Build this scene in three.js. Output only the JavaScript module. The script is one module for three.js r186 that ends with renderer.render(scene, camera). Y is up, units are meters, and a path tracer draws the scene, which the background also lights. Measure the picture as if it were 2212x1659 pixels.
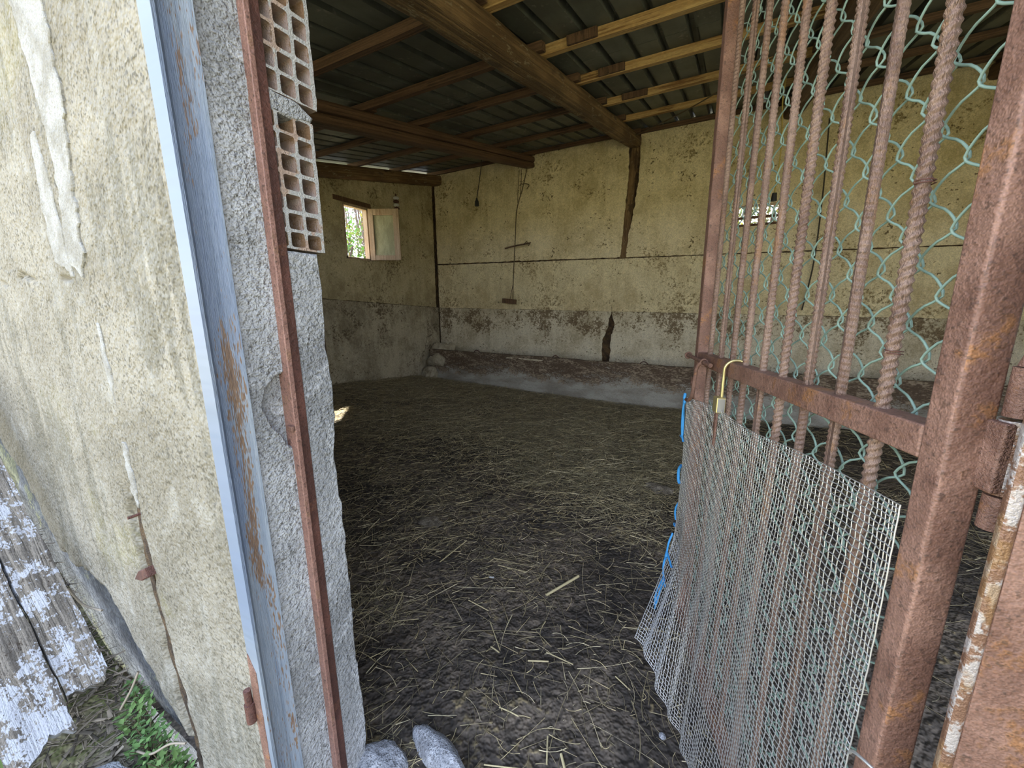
import * as THREE from 'three';
import { mergeGeometries } from 'three/addons/utils/BufferGeometryUtils.js';
import { RoundedBoxGeometry } from 'three/addons/geometries/RoundedBoxGeometry.js';

// ---------------------------------------------------------------- camera, sky, sun, exposure
const W0 = 2212, H0 = 1659, FPX = 840, EYE = 1.38;
const YAW = THREE.MathUtils.degToRad(28), PITCH = THREE.MathUtils.degToRad(11.4), ROLL = THREE.MathUtils.degToRad(0.47);
const scene = new THREE.Scene();
const camera = new THREE.PerspectiveCamera(2 * Math.atan(H0 / 2 / FPX) * 180 / Math.PI, W0 / H0, 0.03, 200);
camera.position.set(0, EYE, 0);
camera.rotation.set(-PITCH, YAW, -ROLL, 'YXZ');
camera.updateMatrixWorld();

const renderer = new THREE.WebGLRenderer();
renderer.toneMapping = THREE.LinearToneMapping;
renderer.toneMappingExposure = 3.6;
renderer.shadowMap.enabled = true;

const SKY_ZENITH = [0.66, 0.86, 1.3], SKY_HORIZON = [1.35, 1.4, 1.45];
{
  const w = 64, h = 64, d = new Float32Array(w * h * 4);
  for (let j = 0; j < h; j++) {
    const e = Math.max(0, Math.sin((j + 0.5) / h * Math.PI - Math.PI / 2)), t = Math.pow(e, 0.55);
    for (let i = 0; i < w; i++) for (let c = 0; c < 4; c++) d[(j * w + i) * 4 + c] = c === 3 ? 1 : SKY_HORIZON[c] * (1 - t) + SKY_ZENITH[c] * t;
  }
  const t = new THREE.DataTexture(d, w, h, THREE.RGBAFormat, THREE.FloatType);
  t.mapping = THREE.EquirectangularReflectionMapping; t.magFilter = THREE.LinearFilter; t.colorSpace = THREE.LinearSRGBColorSpace; t.needsUpdate = true;
  scene.background = t; scene.environment = t;
}
const sun = new THREE.DirectionalLight(new THREE.Color().setRGB(1, 0.92, 0.78), 15);
sun.name = 'sun';
sun.position.set(-10.4, 20.5, -13.6); sun.target.position.set(0, 0, 0);
sun.castShadow = true; sun.shadow.mapSize.set(2048, 2048);
Object.assign(sun.shadow.camera, { left: -15, right: 15, top: 15, bottom: -15, near: 1, far: 60 });
scene.add(sun); scene.add(sun.target);

// ---------------------------------------------------------------- helpers
let seed = 12345;
const rnd = () => { seed = (seed * 1664525 + 1013904223) >>> 0; return seed / 4294967296; };
const rr = (a, b) => a + (b - a) * rnd();
const clamp = (x, a = 0, b = 1) => Math.min(b, Math.max(a, x));
const lerp = (a, b, t) => a + (b - a) * t;
const smooth = (a, b, x) => { const t = clamp((x - a) / (b - a)); return t * t * (3 - 2 * t); };
const V = (x, y, z) => new THREE.Vector3(x, y, z);
function hash(x, y, s) { let h = (Math.imul(x, 374761393) + Math.imul(y, 668265263) + Math.imul(s, 2147483647 ^ 0x5bd1e995)) | 0; h = Math.imul(h ^ (h >>> 13), 1274126177); return ((h ^ (h >>> 16)) >>> 0) / 4294967296; }
function vnoise(x, y, s, px = 1 << 20, py = px) {
  const xi = Math.floor(x), yi = Math.floor(y), fx = x - xi, fy = y - yi, u = fx * fx * (3 - 2 * fx), v = fy * fy * (3 - 2 * fy);
  const x0 = ((xi % px) + px) % px, x1 = (x0 + 1) % px, y0 = ((yi % py) + py) % py, y1 = (y0 + 1) % py;
  return lerp(lerp(hash(x0, y0, s), hash(x1, y0, s), u), lerp(hash(x0, y1, s), hash(x1, y1, s), u), v);
}
const fnoise = (x, y, s, o = 4) => { let a = 0.5, f = 1, r = 0, n = 0; for (let i = 0; i < o; i++) { r += a * vnoise(x * f, y * f, s + i); n += a; a *= 0.5; f *= 2; } return r / n; };
// tileable noise fields, NS pixels a side
const NS = 1024, NM = NS - 1;
function field(f0x, f0y, oct, s) {
  const d = new Float32Array(NS * NS); let a = 1, n = 0;
  for (let o = 0; o < oct; o++) {
    const fx = f0x << o, fy = f0y << o;
    for (let j = 0; j < NS; j++) for (let i = 0; i < NS; i++) d[j * NS + i] += a * vnoise(i / NS * fx, j / NS * fy, s + o, fx, fy);
    n += a; a *= 0.55;
  }
  let lo = 1e9, hi = -1e9, m = 0; for (let i = 0; i < d.length; i++) { d[i] /= n; m += d[i]; }
  m /= d.length; let sd = 0; for (let i = 0; i < d.length; i++) sd += (d[i] - m) ** 2; sd = Math.sqrt(sd / d.length);
  for (let i = 0; i < d.length; i++) d[i] = (d[i] - m) / sd;   // mean 0, deviation 1
  return d;
}
const F = { low: field(3, 3, 5, 11), mid: field(14, 14, 4, 31), fine: field(90, 90, 3, 51), grain: field(300, 300, 1, 71), streak: field(40, 5, 4, 91), grainY: field(48, 2, 5, 111), low2: field(4, 4, 4, 131), fine2: field(200, 200, 2, 151) };
const at = (f, i, j) => F[f][((j & NM) << 10) | (i & NM)];
function tex(fn, w = NS, h = NS, color = true) {
  const d = new Uint8Array(w * h * 4);
  for (let j = 0; j < h; j++) for (let i = 0; i < w; i++) { const c = fn(i, j), k = (j * w + i) * 4; for (let q = 0; q < 3; q++) d[k + q] = clamp(color ? c[q] : c * 255, 0, 255); d[k + 3] = 255; }
  const t = new THREE.DataTexture(d, w, h, THREE.RGBAFormat);
  t.wrapS = t.wrapT = THREE.RepeatWrapping; t.magFilter = THREE.LinearFilter; t.minFilter = THREE.LinearMipmapLinearFilter; t.generateMipmaps = true;
  if (color) t.colorSpace = THREE.SRGBColorSpace; t.needsUpdate = true; return t;
}
const mixc = (a, b, t) => [lerp(a[0], b[0], t), lerp(a[1], b[1], t), lerp(a[2], b[2], t)];
const mul = (a, k) => [a[0] * k, a[1] * k, a[2] * k];
const bumps = {}, BUMP = {   // relief shared between materials
  wood: (i, j) => 0.5 + 0.11 * at('grainY', i, j) + 0.05 * at('fine', i, j), lump: (i, j) => 0.5 + 0.12 * at('mid', i, j) + 0.06 * at('fine', i, j) + 0.04 * at('low', i, j),
  plaster: (i, j) => 0.5 + 0.1 * at('fine', i, j) + 0.07 * at('mid', i, j) + 0.04 * at('grain', i, j), metal: (i, j) => 0.5 + 0.12 * at('fine', i, j) + 0.04 * at('grain', i, j) };
function mat(colorFn, bumpFn, bump, opts = {}, w = NS, h = NS) {
  const m = new THREE.MeshStandardMaterial({ roughness: 0.9, metalness: 0, ...opts });
  m.map = tex(colorFn, w, h);
  if (bumpFn) { const t = bumpFn.toString(), k = t.includes('grainY') ? 'wood' : /0\.1[2-9] \* at\('mid'/.test(t) ? 'lump' : t.includes("at('mid'") ? 'plaster' : 'metal'; m.bumpMap = bumps[k] ??= tex(BUMP[k], NS, NS, false); m.bumpScale = bump; }
  return m;
}
const plain = (r, g, b, rough = 0.85, o = {}) => new THREE.MeshStandardMaterial({ color: new THREE.Color().setRGB(r, g, b), roughness: rough, ...o });

// uv in metres / period, by dominant axis of each face
function planar(geo, per = 1, perY = per) {
  const g = geo.index ? geo.toNonIndexed() : geo, p = g.attributes.position, uv = new Float32Array(p.count * 2), a = V(), b = V(), c = V(), n = V();
  for (let i = 0; i < p.count; i += 3) {
    a.fromBufferAttribute(p, i); b.fromBufferAttribute(p, i + 1); c.fromBufferAttribute(p, i + 2);
    n.copy(b).sub(a).cross(c.clone().sub(a)); const x = Math.abs(n.x), y = Math.abs(n.y), z = Math.abs(n.z);
    [a, b, c].forEach((q, k) => {
      const [u, v] = x > y && x > z ? [q.z, q.y] : y > z ? [q.x, q.z] : [q.x, q.y];
      uv[(i + k) * 2] = u / per; uv[(i + k) * 2 + 1] = v / perY;
    });
  }
  g.setAttribute('uv', new THREE.BufferAttribute(uv, 2)); return g;
}
const names = {};
const numbered = (n) => { const k = names[n] = (names[n] ?? -1) + 1; return k ? `${n}_${String(k).padStart(3, '0')}` : n; };
function mesh(name, geo, m, parent = scene) {
  const o = new THREE.Mesh(geo, m); o.name = parent === scene ? numbered(name) : name; o.castShadow = o.receiveShadow = true; parent.add(o); return o;
}
function tag(o, label, category, group, kind) { Object.assign(o.userData, { label, category }); if (group) o.userData.group = group; if (kind) o.userData.kind = kind; return o; }
function thing(name, label, category, pos = [0, 0, 0], group, kind) { const o = new THREE.Group(); o.name = numbered(name); o.position.set(...pos); scene.add(o); return tag(o, label, category, group, kind); }
function struct(name, label, category) { const o = new THREE.Group(); o.name = name; scene.add(o); return tag(o, label, category, null, 'structure'); }
const box = (x0, x1, y0, y1, z0, z1) => new THREE.BoxGeometry(x1 - x0, y1 - y0, z1 - z0).translate((x0 + x1) / 2, (y0 + y1) / 2, (z0 + z1) / 2);
const rbox = (x0, x1, y0, y1, z0, z1, r = 0.003, s = 2) => new RoundedBoxGeometry(x1 - x0, y1 - y0, z1 - z0, s, r).translate((x0 + x1) / 2, (y0 + y1) / 2, (z0 + z1) / 2);
const cyl = (r, h, n = 12, r2 = r) => new THREE.CylinderGeometry(r2, r, h, n);
function tube(pts, r, seg = 0, sides = 6, closed = false) {
  const c = new THREE.CatmullRomCurve3(pts.map((p) => (p.isVector3 ? p : V(...p))), closed, 'centripetal');
  return new THREE.TubeGeometry(c, seg || pts.length * 5, r, sides, closed);
}
// polyline tube without smoothing, open or along dense points
function wire(pts, r, sides = 4) {
  const n = pts.length, pos = new Float32Array(n * sides * 3), nor = new Float32Array(n * sides * 3), idx = [], t = V(), u = V(), v = V(), ref = V(0.31, 0.2, 0.93).normalize();
  for (let i = 0; i < n; i++) {
    t.copy(pts[Math.min(n - 1, i + 1)]).sub(pts[Math.max(0, i - 1)]).normalize();
    u.crossVectors(t, ref).normalize(); v.crossVectors(t, u);
    for (let k = 0; k < sides; k++) {
      const a = k / sides * Math.PI * 2, cx = Math.cos(a), sx = Math.sin(a), o = (i * sides + k) * 3;
      for (const [q, key] of [[0, 'x'], [1, 'y'], [2, 'z']]) { const d = u[key] * cx + v[key] * sx; pos[o + q] = pts[i][key] + d * r; nor[o + q] = d; }
      if (i < n - 1) { const a0 = i * sides + k, a1 = i * sides + (k + 1) % sides, b0 = a0 + sides, b1 = a1 + sides; idx.push(a0, a1, b0, a1, b1, b0); }
    }
  }
  const g = new THREE.BufferGeometry();
  g.setAttribute('position', new THREE.BufferAttribute(pos, 3)); g.setAttribute('normal', new THREE.BufferAttribute(nor, 3));
  g.setAttribute('uv', new THREE.BufferAttribute(new Float32Array(n * sides * 2), 2)); g.setIndex(idx); return g;
}
// closed outline with ragged edges: pts [x,y,amp?] ; amp of the edge that starts at the point
function ragged(pts, amp = 0.008, step = 0.03, s = 1) {
  const out = [];
  for (let i = 0; i < pts.length; i++) {
    const [x0, y0, a0] = pts[i], [x1, y1] = pts[(i + 1) % pts.length], A = a0 ?? amp, L = Math.hypot(x1 - x0, y1 - y0), n = A ? Math.max(1, Math.round(L / step)) : 1, nx = -(y1 - y0) / L, ny = (x1 - x0) / L;
    for (let k = 0; k < n; k++) {
      const t = k / n, x = lerp(x0, x1, t), y = lerp(y0, y1, t), d = A * 2 * (fnoise((x + y * 0.7) / step / 2.2 + i * 7, (y - x * 0.3) / step / 2.2, s, 3) - 0.5) * (k ? 1 : 0.4);
      out.push(new THREE.Vector2(x + nx * d, y + ny * d));
    }
  }
  return out;
}
function slab(pts, depth, { amp, step, s, holes = [], bevel = 0.003 } = {}) {   // outline in x,y; extruded to +z
  const sh = new THREE.Shape(ragged(pts, amp, step, s));
  for (const h of holes) sh.holes.push(new THREE.Path(h.map(([x, y]) => new THREE.Vector2(x, y))));
  return new THREE.ExtrudeGeometry(sh, { depth, bevelEnabled: bevel > 0, bevelSize: bevel, bevelThickness: bevel, bevelSegments: 1, curveSegments: 6 });
}
const rotY = (g, a) => g.rotateY(a);
function rock(r, sx, sy, sz, s, detail = 4, rough = 0.28) {
  const g = new THREE.IcosahedronGeometry(r, detail), p = g.attributes.position, v = V();
  for (let i = 0; i < p.count; i++) {
    v.fromBufferAttribute(p, i).normalize();
    const d = 1 + rough * (fnoise(v.x * 1.6 + 9, v.y * 1.6 + v.z * 1.9, s, 3) - 0.5) * 2 + 0.05 * (fnoise(v.x * 9 + 3, v.y * 9 + v.z * 7, s + 5, 2) - 0.5);
    p.setXYZ(i, v.x * r * d * sx, v.y * r * d * sy, v.z * r * d * sz);
  }
  g.computeVertexNormals(); return g;
}
// pixel of the photograph (2212 x 1659) to a point on a plane
const ray = (x, y) => V((x - W0 / 2) / FPX, (H0 / 2 - y) / FPX, -1).applyQuaternion(camera.quaternion);
const onAxis = (x, y, k, v) => { const d = ray(x, y); return camera.position.clone().addScaledVector(d, (v - camera.position[k]) / d[k]); };

// ---------------------------------------------------------------- materials
const M = {};
// weathered cream render with dark pitted grain and lichen
M.render = mat((i, j) => {   // pits and grit a few millimetres across
  const l = at('low', i, j), m = at('mid', i, j), f = at('fine2', i, j), g = at('grain', i, j), st = at('streak', i, j);
  let c = mixc([139, 133, 118], [117, 111, 96], clamp(0.45 + l * 0.35));
  c = mixc(c, [149, 146, 136], smooth(0.2, 1.8, m * 0.7 + st * 0.5) * 0.6);
  c = mixc(c, [92, 88, 74], smooth(0.3, 1.9, st * 0.8 + at('low2', i + 300, j) * 0.9) * 0.55);
  c = mixc(c, [58, 55, 46], smooth(0.5, 2.2, f * 0.55 + g * 0.85 - m * 0.2) * 0.62);
  c = mixc(c, [164, 161, 150], smooth(0.5, 1.8, -f * 0.6 - g * 0.8) * 0.45);
  c = mixc(c, [134, 128, 80], smooth(1.6, 2.8, at('low2', i, j + 200) + f * 0.3) * 0.3);
  return mul(c, 1 + 0.05 * g);
}, (i, j) => 0.5 + 0.1 * at('fine', i, j) + 0.06 * at('mid', i, j) + 0.05 * at('grain', i, j), 0.011, { roughness: 0.95, vertexColors: false });
M.smear = mat((i, j) => mul(mixc([150, 149, 144], [128, 125, 116], clamp(0.4 + 0.4 * at('mid', i, j))), 1 + 0.03 * at('grain', i, j) - 0.06 * smooth(1, 2, at('fine', i, j))), (i, j) => 0.5 + 0.1 * at('mid', i, j) + 0.04 * at('fine', i, j), 0.004);
// cool grey rough plaster of the door reveal
M.reveal = mat((i, j) => {
  let c = mixc([156, 157, 157], [128, 129, 129], clamp(0.45 + 0.4 * at('low', i, j)));
  c = mixc(c, [174, 175, 176], smooth(0.3, 1.6, at('mid', i + 100, j) * 0.7 + at('fine', i, j) * 0.5) * 0.7);
  c = mixc(c, [72, 71, 68], smooth(0.8, 2.2, at('fine2', i, j) - 0.3 * at('mid', i, j)) * 0.6);
  return mul(c, 1 + 0.03 * at('grain', i, j));
}, (i, j) => 0.5 + 0.1 * at('fine', i, j) + 0.09 * at('mid', i + 100, j), 0.009);
// whitewashed interior plaster, yellowed, fly specks, streaks
const inner = (base, dark, brown, cover, band = [9, 10]) => mat((i, j) => {
  const y = j / NS * 2, dung = 1.15 * smooth(band[0], band[0] + 0.3, y) * (1 - smooth(band[1] - 0.06, band[1], y));
  let c = mixc(base, dark, clamp(0.35 + 0.25 * at('low', i, j) + 0.1 * at('streak', i, j) + 0.12 * at('fine', i, j)));
  c = mixc(c, mul(base, 1.08), smooth(0.3, 1.8, at('mid', i, j + 400)) * 0.4);
  c = mixc(c, brown, smooth(cover, cover + 1.7, at('low2', i, j) * 0.55 + at('mid', i + 50, j) * 0.45 + at('fine', i, j) * 0.55 + at('fine2', i, j) * 0.4 + dung) * 0.75);
  c = mixc(c, [74, 60, 38], smooth(2.0, 2.6, at('fine', i + 511, j + 133) * 0.9 + at('mid', i, j) * 0.5) * 0.7);
  return mul(c, 1 + 0.04 * at('grain', i, j));
}, (i, j) => 0.5 + 0.12 * at('mid', i, j) + 0.06 * at('fine', i, j) + 0.05 * at('low', i, j), 0.01);
M.innerHigh = inner([220, 207, 170], [188, 173, 132], [122, 104, 68], 1.3);
M.innerMid = inner([218, 206, 168], [188, 172, 132], [118, 100, 68], 1.0);
M.innerLow = inner([208, 199, 174], [170, 158, 130], [96, 78, 54], 0.8, [0.82, 1.32]);
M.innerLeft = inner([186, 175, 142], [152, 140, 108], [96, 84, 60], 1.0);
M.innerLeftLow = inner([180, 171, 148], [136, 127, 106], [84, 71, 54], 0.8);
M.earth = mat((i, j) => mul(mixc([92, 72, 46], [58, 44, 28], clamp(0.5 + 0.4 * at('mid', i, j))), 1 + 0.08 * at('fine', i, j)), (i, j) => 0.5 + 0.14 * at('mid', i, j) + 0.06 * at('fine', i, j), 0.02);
M.trough = mat((i, j) => {
  let c = mixc([164, 160, 148], [134, 128, 116], clamp(0.5 + 0.4 * at('low', i, j)));
  const up = (j / NS);   // uv v covers the height of the trough once: crust of dung sticks to the upper half, with a ragged edge
  const crust = smooth(0, 0.5, (up - 0.42) * 3.4 + at('low2', i, j) * 0.28 + at('mid', i, j) * 0.25 + at('fine', i, j) * 0.25 + at('fine2', i, j) * 0.15);
  c = mixc(c, mixc([82, 66, 50], [150, 134, 112], smooth(-0.6, 1.9, at('fine', i, j) * 0.7 + at('mid', i + 9, j) * 0.6)), crust * 0.92);
  return mul(c, 1 + 0.04 * at('grain', i, j));
}, (i, j) => 0.5 + 0.13 * at('mid', i, j) + 0.07 * at('fine', i, j), 0.015);
// rust
const rust = (a, b, o1, opts = {}) => mat((i, j) => {
  let c = mixc(a, b, clamp(0.5 + 0.3 * at('low', i, j) + 0.2 * at('mid', i, j)));
  c = mixc(c, o1, smooth(0.9, 2.1, at('low2', i, j) * 0.6 + at('mid', i + 77, j) * 0.6 + at('fine', i, j) * 0.3) * 0.6);
  c = mixc(c, mul(a, 0.55), smooth(1.1, 2.2, at('fine', i, j)) * 0.6);
  return mul(c, 1 + 0.05 * at('grain', i, j));
}, (i, j) => 0.5 + 0.1 * at('fine', i, j) + 0.08 * at('mid', i, j) + 0.04 * at('grain', i, j), 0.0022, { roughness: 0.62, metalness: 0.1, ...opts });
M.rust = rust([134, 102, 87], [110, 80, 67], [150, 102, 58]);
M.rustBar = rust([136, 112, 97], [112, 88, 75], [142, 104, 70], { roughness: 0.55 });
M.rustDark = rust([96, 62, 52], [76, 48, 40], [110, 72, 52]);
M.brown = rust([138, 104, 92], [122, 90, 79], [128, 98, 76], { roughness: 0.6 });
M.worn = mat((i, j) => mixc(mixc([118, 88, 70], [166, 158, 154], smooth(-0.6, 0.9, at('mid', i, j) + 0.5 * at('fine', i, j))), [134, 102, 66], smooth(0.9, 1.9, at('low', i, j)) * 0.6), (i, j) => 0.5 + 0.12 * at('fine', i, j), 0.0015, { roughness: 0.42, metalness: 0.25 });
// pale blue paint with rust blistering through, v = height / 2.5 m
M.blue = mat((i, j) => {
  const y = j / 1024 * 2.5, u = i / 256;
  let c = mixc([114, 124, 136], [130, 138, 147], clamp(0.5 + 0.3 * at('streak', i * 2, j) + 0.2 * at('mid', i, j)));
  c = mixc(c, [98, 112, 136], smooth(0.2, 1.6, at('low', i, j + 120)) * 0.6);
  const zone = 0.55 * smooth(0.6, 0.9, y) * (1 - smooth(1.25, 1.5, y)) + 0.2;
  const r = smooth(1.25, 1.7, at('mid', i, j) * 0.5 + at('fine2', i, j) * 0.5 + zone * 2.4 * (1 - 3.2 * Math.abs(u - 0.62)));
  return mixc(c, mixc([122, 94, 70], [100, 76, 60], clamp(0.5 + 0.5 * at('grain', i, j))), r * 0.9);
}, (i, j) => 0.5 + 0.06 * at('streak', i * 2, j) + 0.06 * at('fine', i, j), 0.0015, { roughness: 0.45 }, 256, 1024);
const wood = (a, b, d, rough = 0.8) => mat((i, j) => {
  let c = mixc(a, b, clamp(0.5 + 0.35 * at('grainY', i, j) + 0.1 * at('low', i, j)));
  c = mixc(c, d, smooth(0.9, 2, at('grainY', i + 333, j) * 0.6 + at('low2', i, j) * 0.7) * 0.75);
  return mul(c, 1 + 0.03 * at('fine', i, j));
}, (i, j) => 0.5 + 0.1 * at('grainY', i, j) + 0.04 * at('fine', i, j), 0.004, { roughness: rough });
M.woodNew = wood([194, 163, 110], [172, 138, 86], [108, 74, 42]);
M.woodOld = wood([108, 82, 60], [84, 62, 44], [50, 37, 27]);
M.woodBeam = mat((i, j) => {
  let c = mixc([134, 108, 74], [96, 74, 48], clamp(0.5 + 0.3 * at('grainY', i, j) + 0.25 * at('low', i, j)));
  c = mixc(c, [150, 138, 112], smooth(1.0, 1.9, at('mid', i, j) * 0.6 + at('fine', i, j) * 0.5 + at('low2', i, j) * 0.4) * 0.8);
  c = mixc(c, [58, 42, 28], smooth(0.9, 1.9, at('low2', i + 200, j) + 0.3 * at('mid', i, j)) * 0.6);
  return c;
}, (i, j) => 0.5 + 0.1 * at('grainY', i, j) + 0.1 * at('mid', i, j), 0.01, { roughness: 0.85 });
M.woodFrame = wood([186, 166, 140], [166, 144, 118], [132, 106, 80]);
M.pane = mat((i, j) => mul(mixc([170, 172, 140], [148, 150, 120], clamp(0.5 + 0.4 * at('low', i, j))), 1 + 0.03 * at('fine', i, j)), (i, j) => 0.5 + 0.06 * at('mid', i, j), 0.002);
M.plank = mat((i, j) => {
  let c = mixc([124, 116, 104], [82, 76, 68], clamp(0.5 + 0.4 * at('grainY', i, j) + 0.15 * at('fine', i, j)));
  const p = smooth(0.0, 0.6, at('low2', i, j) * 0.7 + at('mid', i, j) * 0.5 + at('streak', j, i) * 0.35 + at('fine', i, j) * 0.5);
  c = mixc(c, [168, 170, 175], p * 0.92);
  return mixc(c, [60, 50, 40], smooth(1.6, 2.3, at('fine', i + 40, j) * 0.7 + at('mid', i + 200, j) * 0.7) * 0.8);
}, (i, j) => 0.5 + 0.1 * at('grainY', i, j) + 0.12 * smooth(-0.1, 0.45, at('low2', i, j) * 0.8 + at('mid', i, j) * 0.45 + at('fine', i, j) * 0.35) + 0.06 * at('fine', i, j), 0.006);
M.roof = mat((i, j) => {
  let c = mixc([106, 110, 102], [84, 87, 80], clamp(0.5 + 0.35 * at('low', i, j) + 0.1 * at('streak', i, j)));
  return mixc(c, [160, 155, 143], smooth(1.3, 2.4, at('mid', i, j) * 0.7 + at('fine', i, j) * 0.5) * 0.5);
}, (i, j) => 0.5 + 0.05 * at('fine', i, j), 0.001, { roughness: 0.6, metalness: 0.15 });
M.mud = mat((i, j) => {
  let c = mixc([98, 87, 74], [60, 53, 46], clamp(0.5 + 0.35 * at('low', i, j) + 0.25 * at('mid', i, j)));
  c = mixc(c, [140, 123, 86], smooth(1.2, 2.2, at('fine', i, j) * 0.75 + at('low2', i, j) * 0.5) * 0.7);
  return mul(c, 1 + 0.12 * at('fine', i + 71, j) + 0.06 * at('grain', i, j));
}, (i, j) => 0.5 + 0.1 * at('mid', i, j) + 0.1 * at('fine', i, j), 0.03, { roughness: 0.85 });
M.soil = mat((i, j) => {
  let c = mixc([150, 142, 116], [126, 122, 92], clamp(0.5 + 0.4 * at('mid', i, j) + 0.2 * at('fine', i, j)));
  return mul(mixc(c, [90, 100, 54], smooth(0.2, 1.4, at('low', i, j) + 0.3 * at('fine', i, j)) * 0.7), 1 + 0.05 * at('grain', i, j));
}, (i, j) => 0.5 + 0.12 * at('fine', i, j) + 0.08 * at('mid', i, j), 0.03);
M.stoneDark = mat((i, j) => mul(mixc(mixc([92, 95, 98], [62, 65, 69], clamp(0.5 + 0.4 * at('mid', i, j))), [112, 112, 70], smooth(0.8, 1.9, at('low2', i, j) + 0.3 * at('fine', i, j)) * 0.6), 1 + 0.1 * at('fine', i, j)), (i, j) => 0.5 + 0.13 * at('mid', i, j) + 0.06 * at('fine', i, j), 0.02);
M.granite = mat((i, j) => mul(mixc(mixc([170, 172, 176], [140, 142, 146], clamp(0.5 + 0.4 * at('mid', i, j))), [74, 74, 76], smooth(0.9, 1.7, at('fine', i, j) + 0.3 * at('grain', i, j)) * 0.75), 1 + 0.05 * at('grain', i, j)), (i, j) => 0.5 + 0.12 * at('fine', i, j) + 0.08 * at('mid', i, j), 0.006);
M.brickFace = mat((i, j) => mul(mixc([164, 163, 159], [158, 130, 110], smooth(0.9, 1.7, at('low2', i, j) + 0.5 * at('mid', i, j)) * 0.7), 1 + 0.03 * at('fine', i, j)), (i, j) => 0.5 + 0.08 * at('fine', i, j), 0.003);
M.brickCell = mat((i, j) => mixc(mixc([158, 143, 136], [140, 114, 99], clamp(0.5 + 0.4 * at('low', i, j))), [112, 84, 52], smooth(0.2, 1.5, at('low2', i, j) + 0.4 * at('fine', i, j)) * 0.7), (i, j) => 0.5 + 0.06 * at('fine', i, j), 0.002);
M.steel = plain(0.62, 0.62, 0.6, 0.38, { metalness: 0.75 });
M.pvc = mat((i, j) => mixc([118, 148, 135], [150, 168, 156], clamp(0.4 + 0.35 * at('mid', i, j))), null, 0, { roughness: 0.5 }, 256, 256);
M.brass = plain(0.6, 0.5, 0.24, 0.35, { metalness: 0.7 });
M.lockFace = plain(0.3, 0.29, 0.26, 0.5, { metalness: 0.5 });
M.twine = plain(0.06, 0.34, 0.72, 0.7);
M.black = plain(0.015, 0.015, 0.015, 0.5);
M.cord = plain(0.05, 0.04, 0.03, 0.8);
M.rope = plain(0.12, 0.09, 0.05, 0.9);
M.yellowCord = plain(0.42, 0.32, 0.08, 0.7);
M.white = plain(0.6, 0.6, 0.58, 0.8);

// ---------------------------------------------------------------- setting: floor and outside ground
const XL = -4.75, ZB = -6.0, XR = 3.7, ZO = -0.375, ZI = -0.655, XJ = -0.85;
function floorY(x, z) {
  const a = clamp(-x / 4.75), b = clamp(1 - (-z - 3.5) * 0.3, 0.1, 1) * smooth(0.6, 2.2, -z);
  return 0.33 * a * a * b + 0.035 * (fnoise(x * 2.3 + 40, z * 2.3 + 40, 5, 4) - 0.5) + 0.018 * (fnoise(x * 11 + 40, z * 11 + 40, 9, 3) - 0.5) - 0.01;
}
function groundY(x, z) {
  const bank = 0.5 * Math.max(0, -1.55 - x), lim = Math.min(bank, 1.1);
  return -0.05 + lim * (1 - smooth(0.2, 1.6, z)) + 0.05 * (fnoise(x * 3 + 9, z * 3 + 9, 15, 3) - 0.5);
}
function terrain(x0, x1, z0, z1, nx, nz, fy, per) {
  const g = new THREE.PlaneGeometry(x1 - x0, z1 - z0, nx, nz).rotateX(-Math.PI / 2).translate((x0 + x1) / 2, 0, (z0 + z1) / 2), p = g.attributes.position, uv = g.attributes.uv;
  for (let i = 0; i < p.count; i++) { p.setY(i, fy(p.getX(i), p.getZ(i))); uv.setXY(i, p.getX(i) / per, p.getZ(i) / per); }
  g.computeVertexNormals(); return g;
}
{
  const fl = struct('floor', 'dark trodden manure and mud floor of the stable', 'floor');
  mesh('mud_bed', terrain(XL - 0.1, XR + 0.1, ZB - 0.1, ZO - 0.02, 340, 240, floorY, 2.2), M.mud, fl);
  const gr = struct('ground', 'sunlit dry grass and earth outside the stable', 'ground');
  mesh('soil', terrain(-7, 7, ZO + 0.0, 6, 220, 110, groundY, 2.0), M.soil, gr);
  mesh('far_soil', planar(box(-60, 60, -0.6, -0.12, 6, 60), 3), M.soil, gr);
  mesh('rear_soil', planar(mergeGeometries([box(-60, XL - 0.14, -0.6, 0, -60, 6), box(XR + 0.2, 60, -0.6, -0.1, -60, 6), box(XL - 0.14, XR + 0.2, -0.6, 0, -60, ZB - 0.25)].map((g) => g.toNonIndexed())), 3), M.soil, gr);
}

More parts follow.
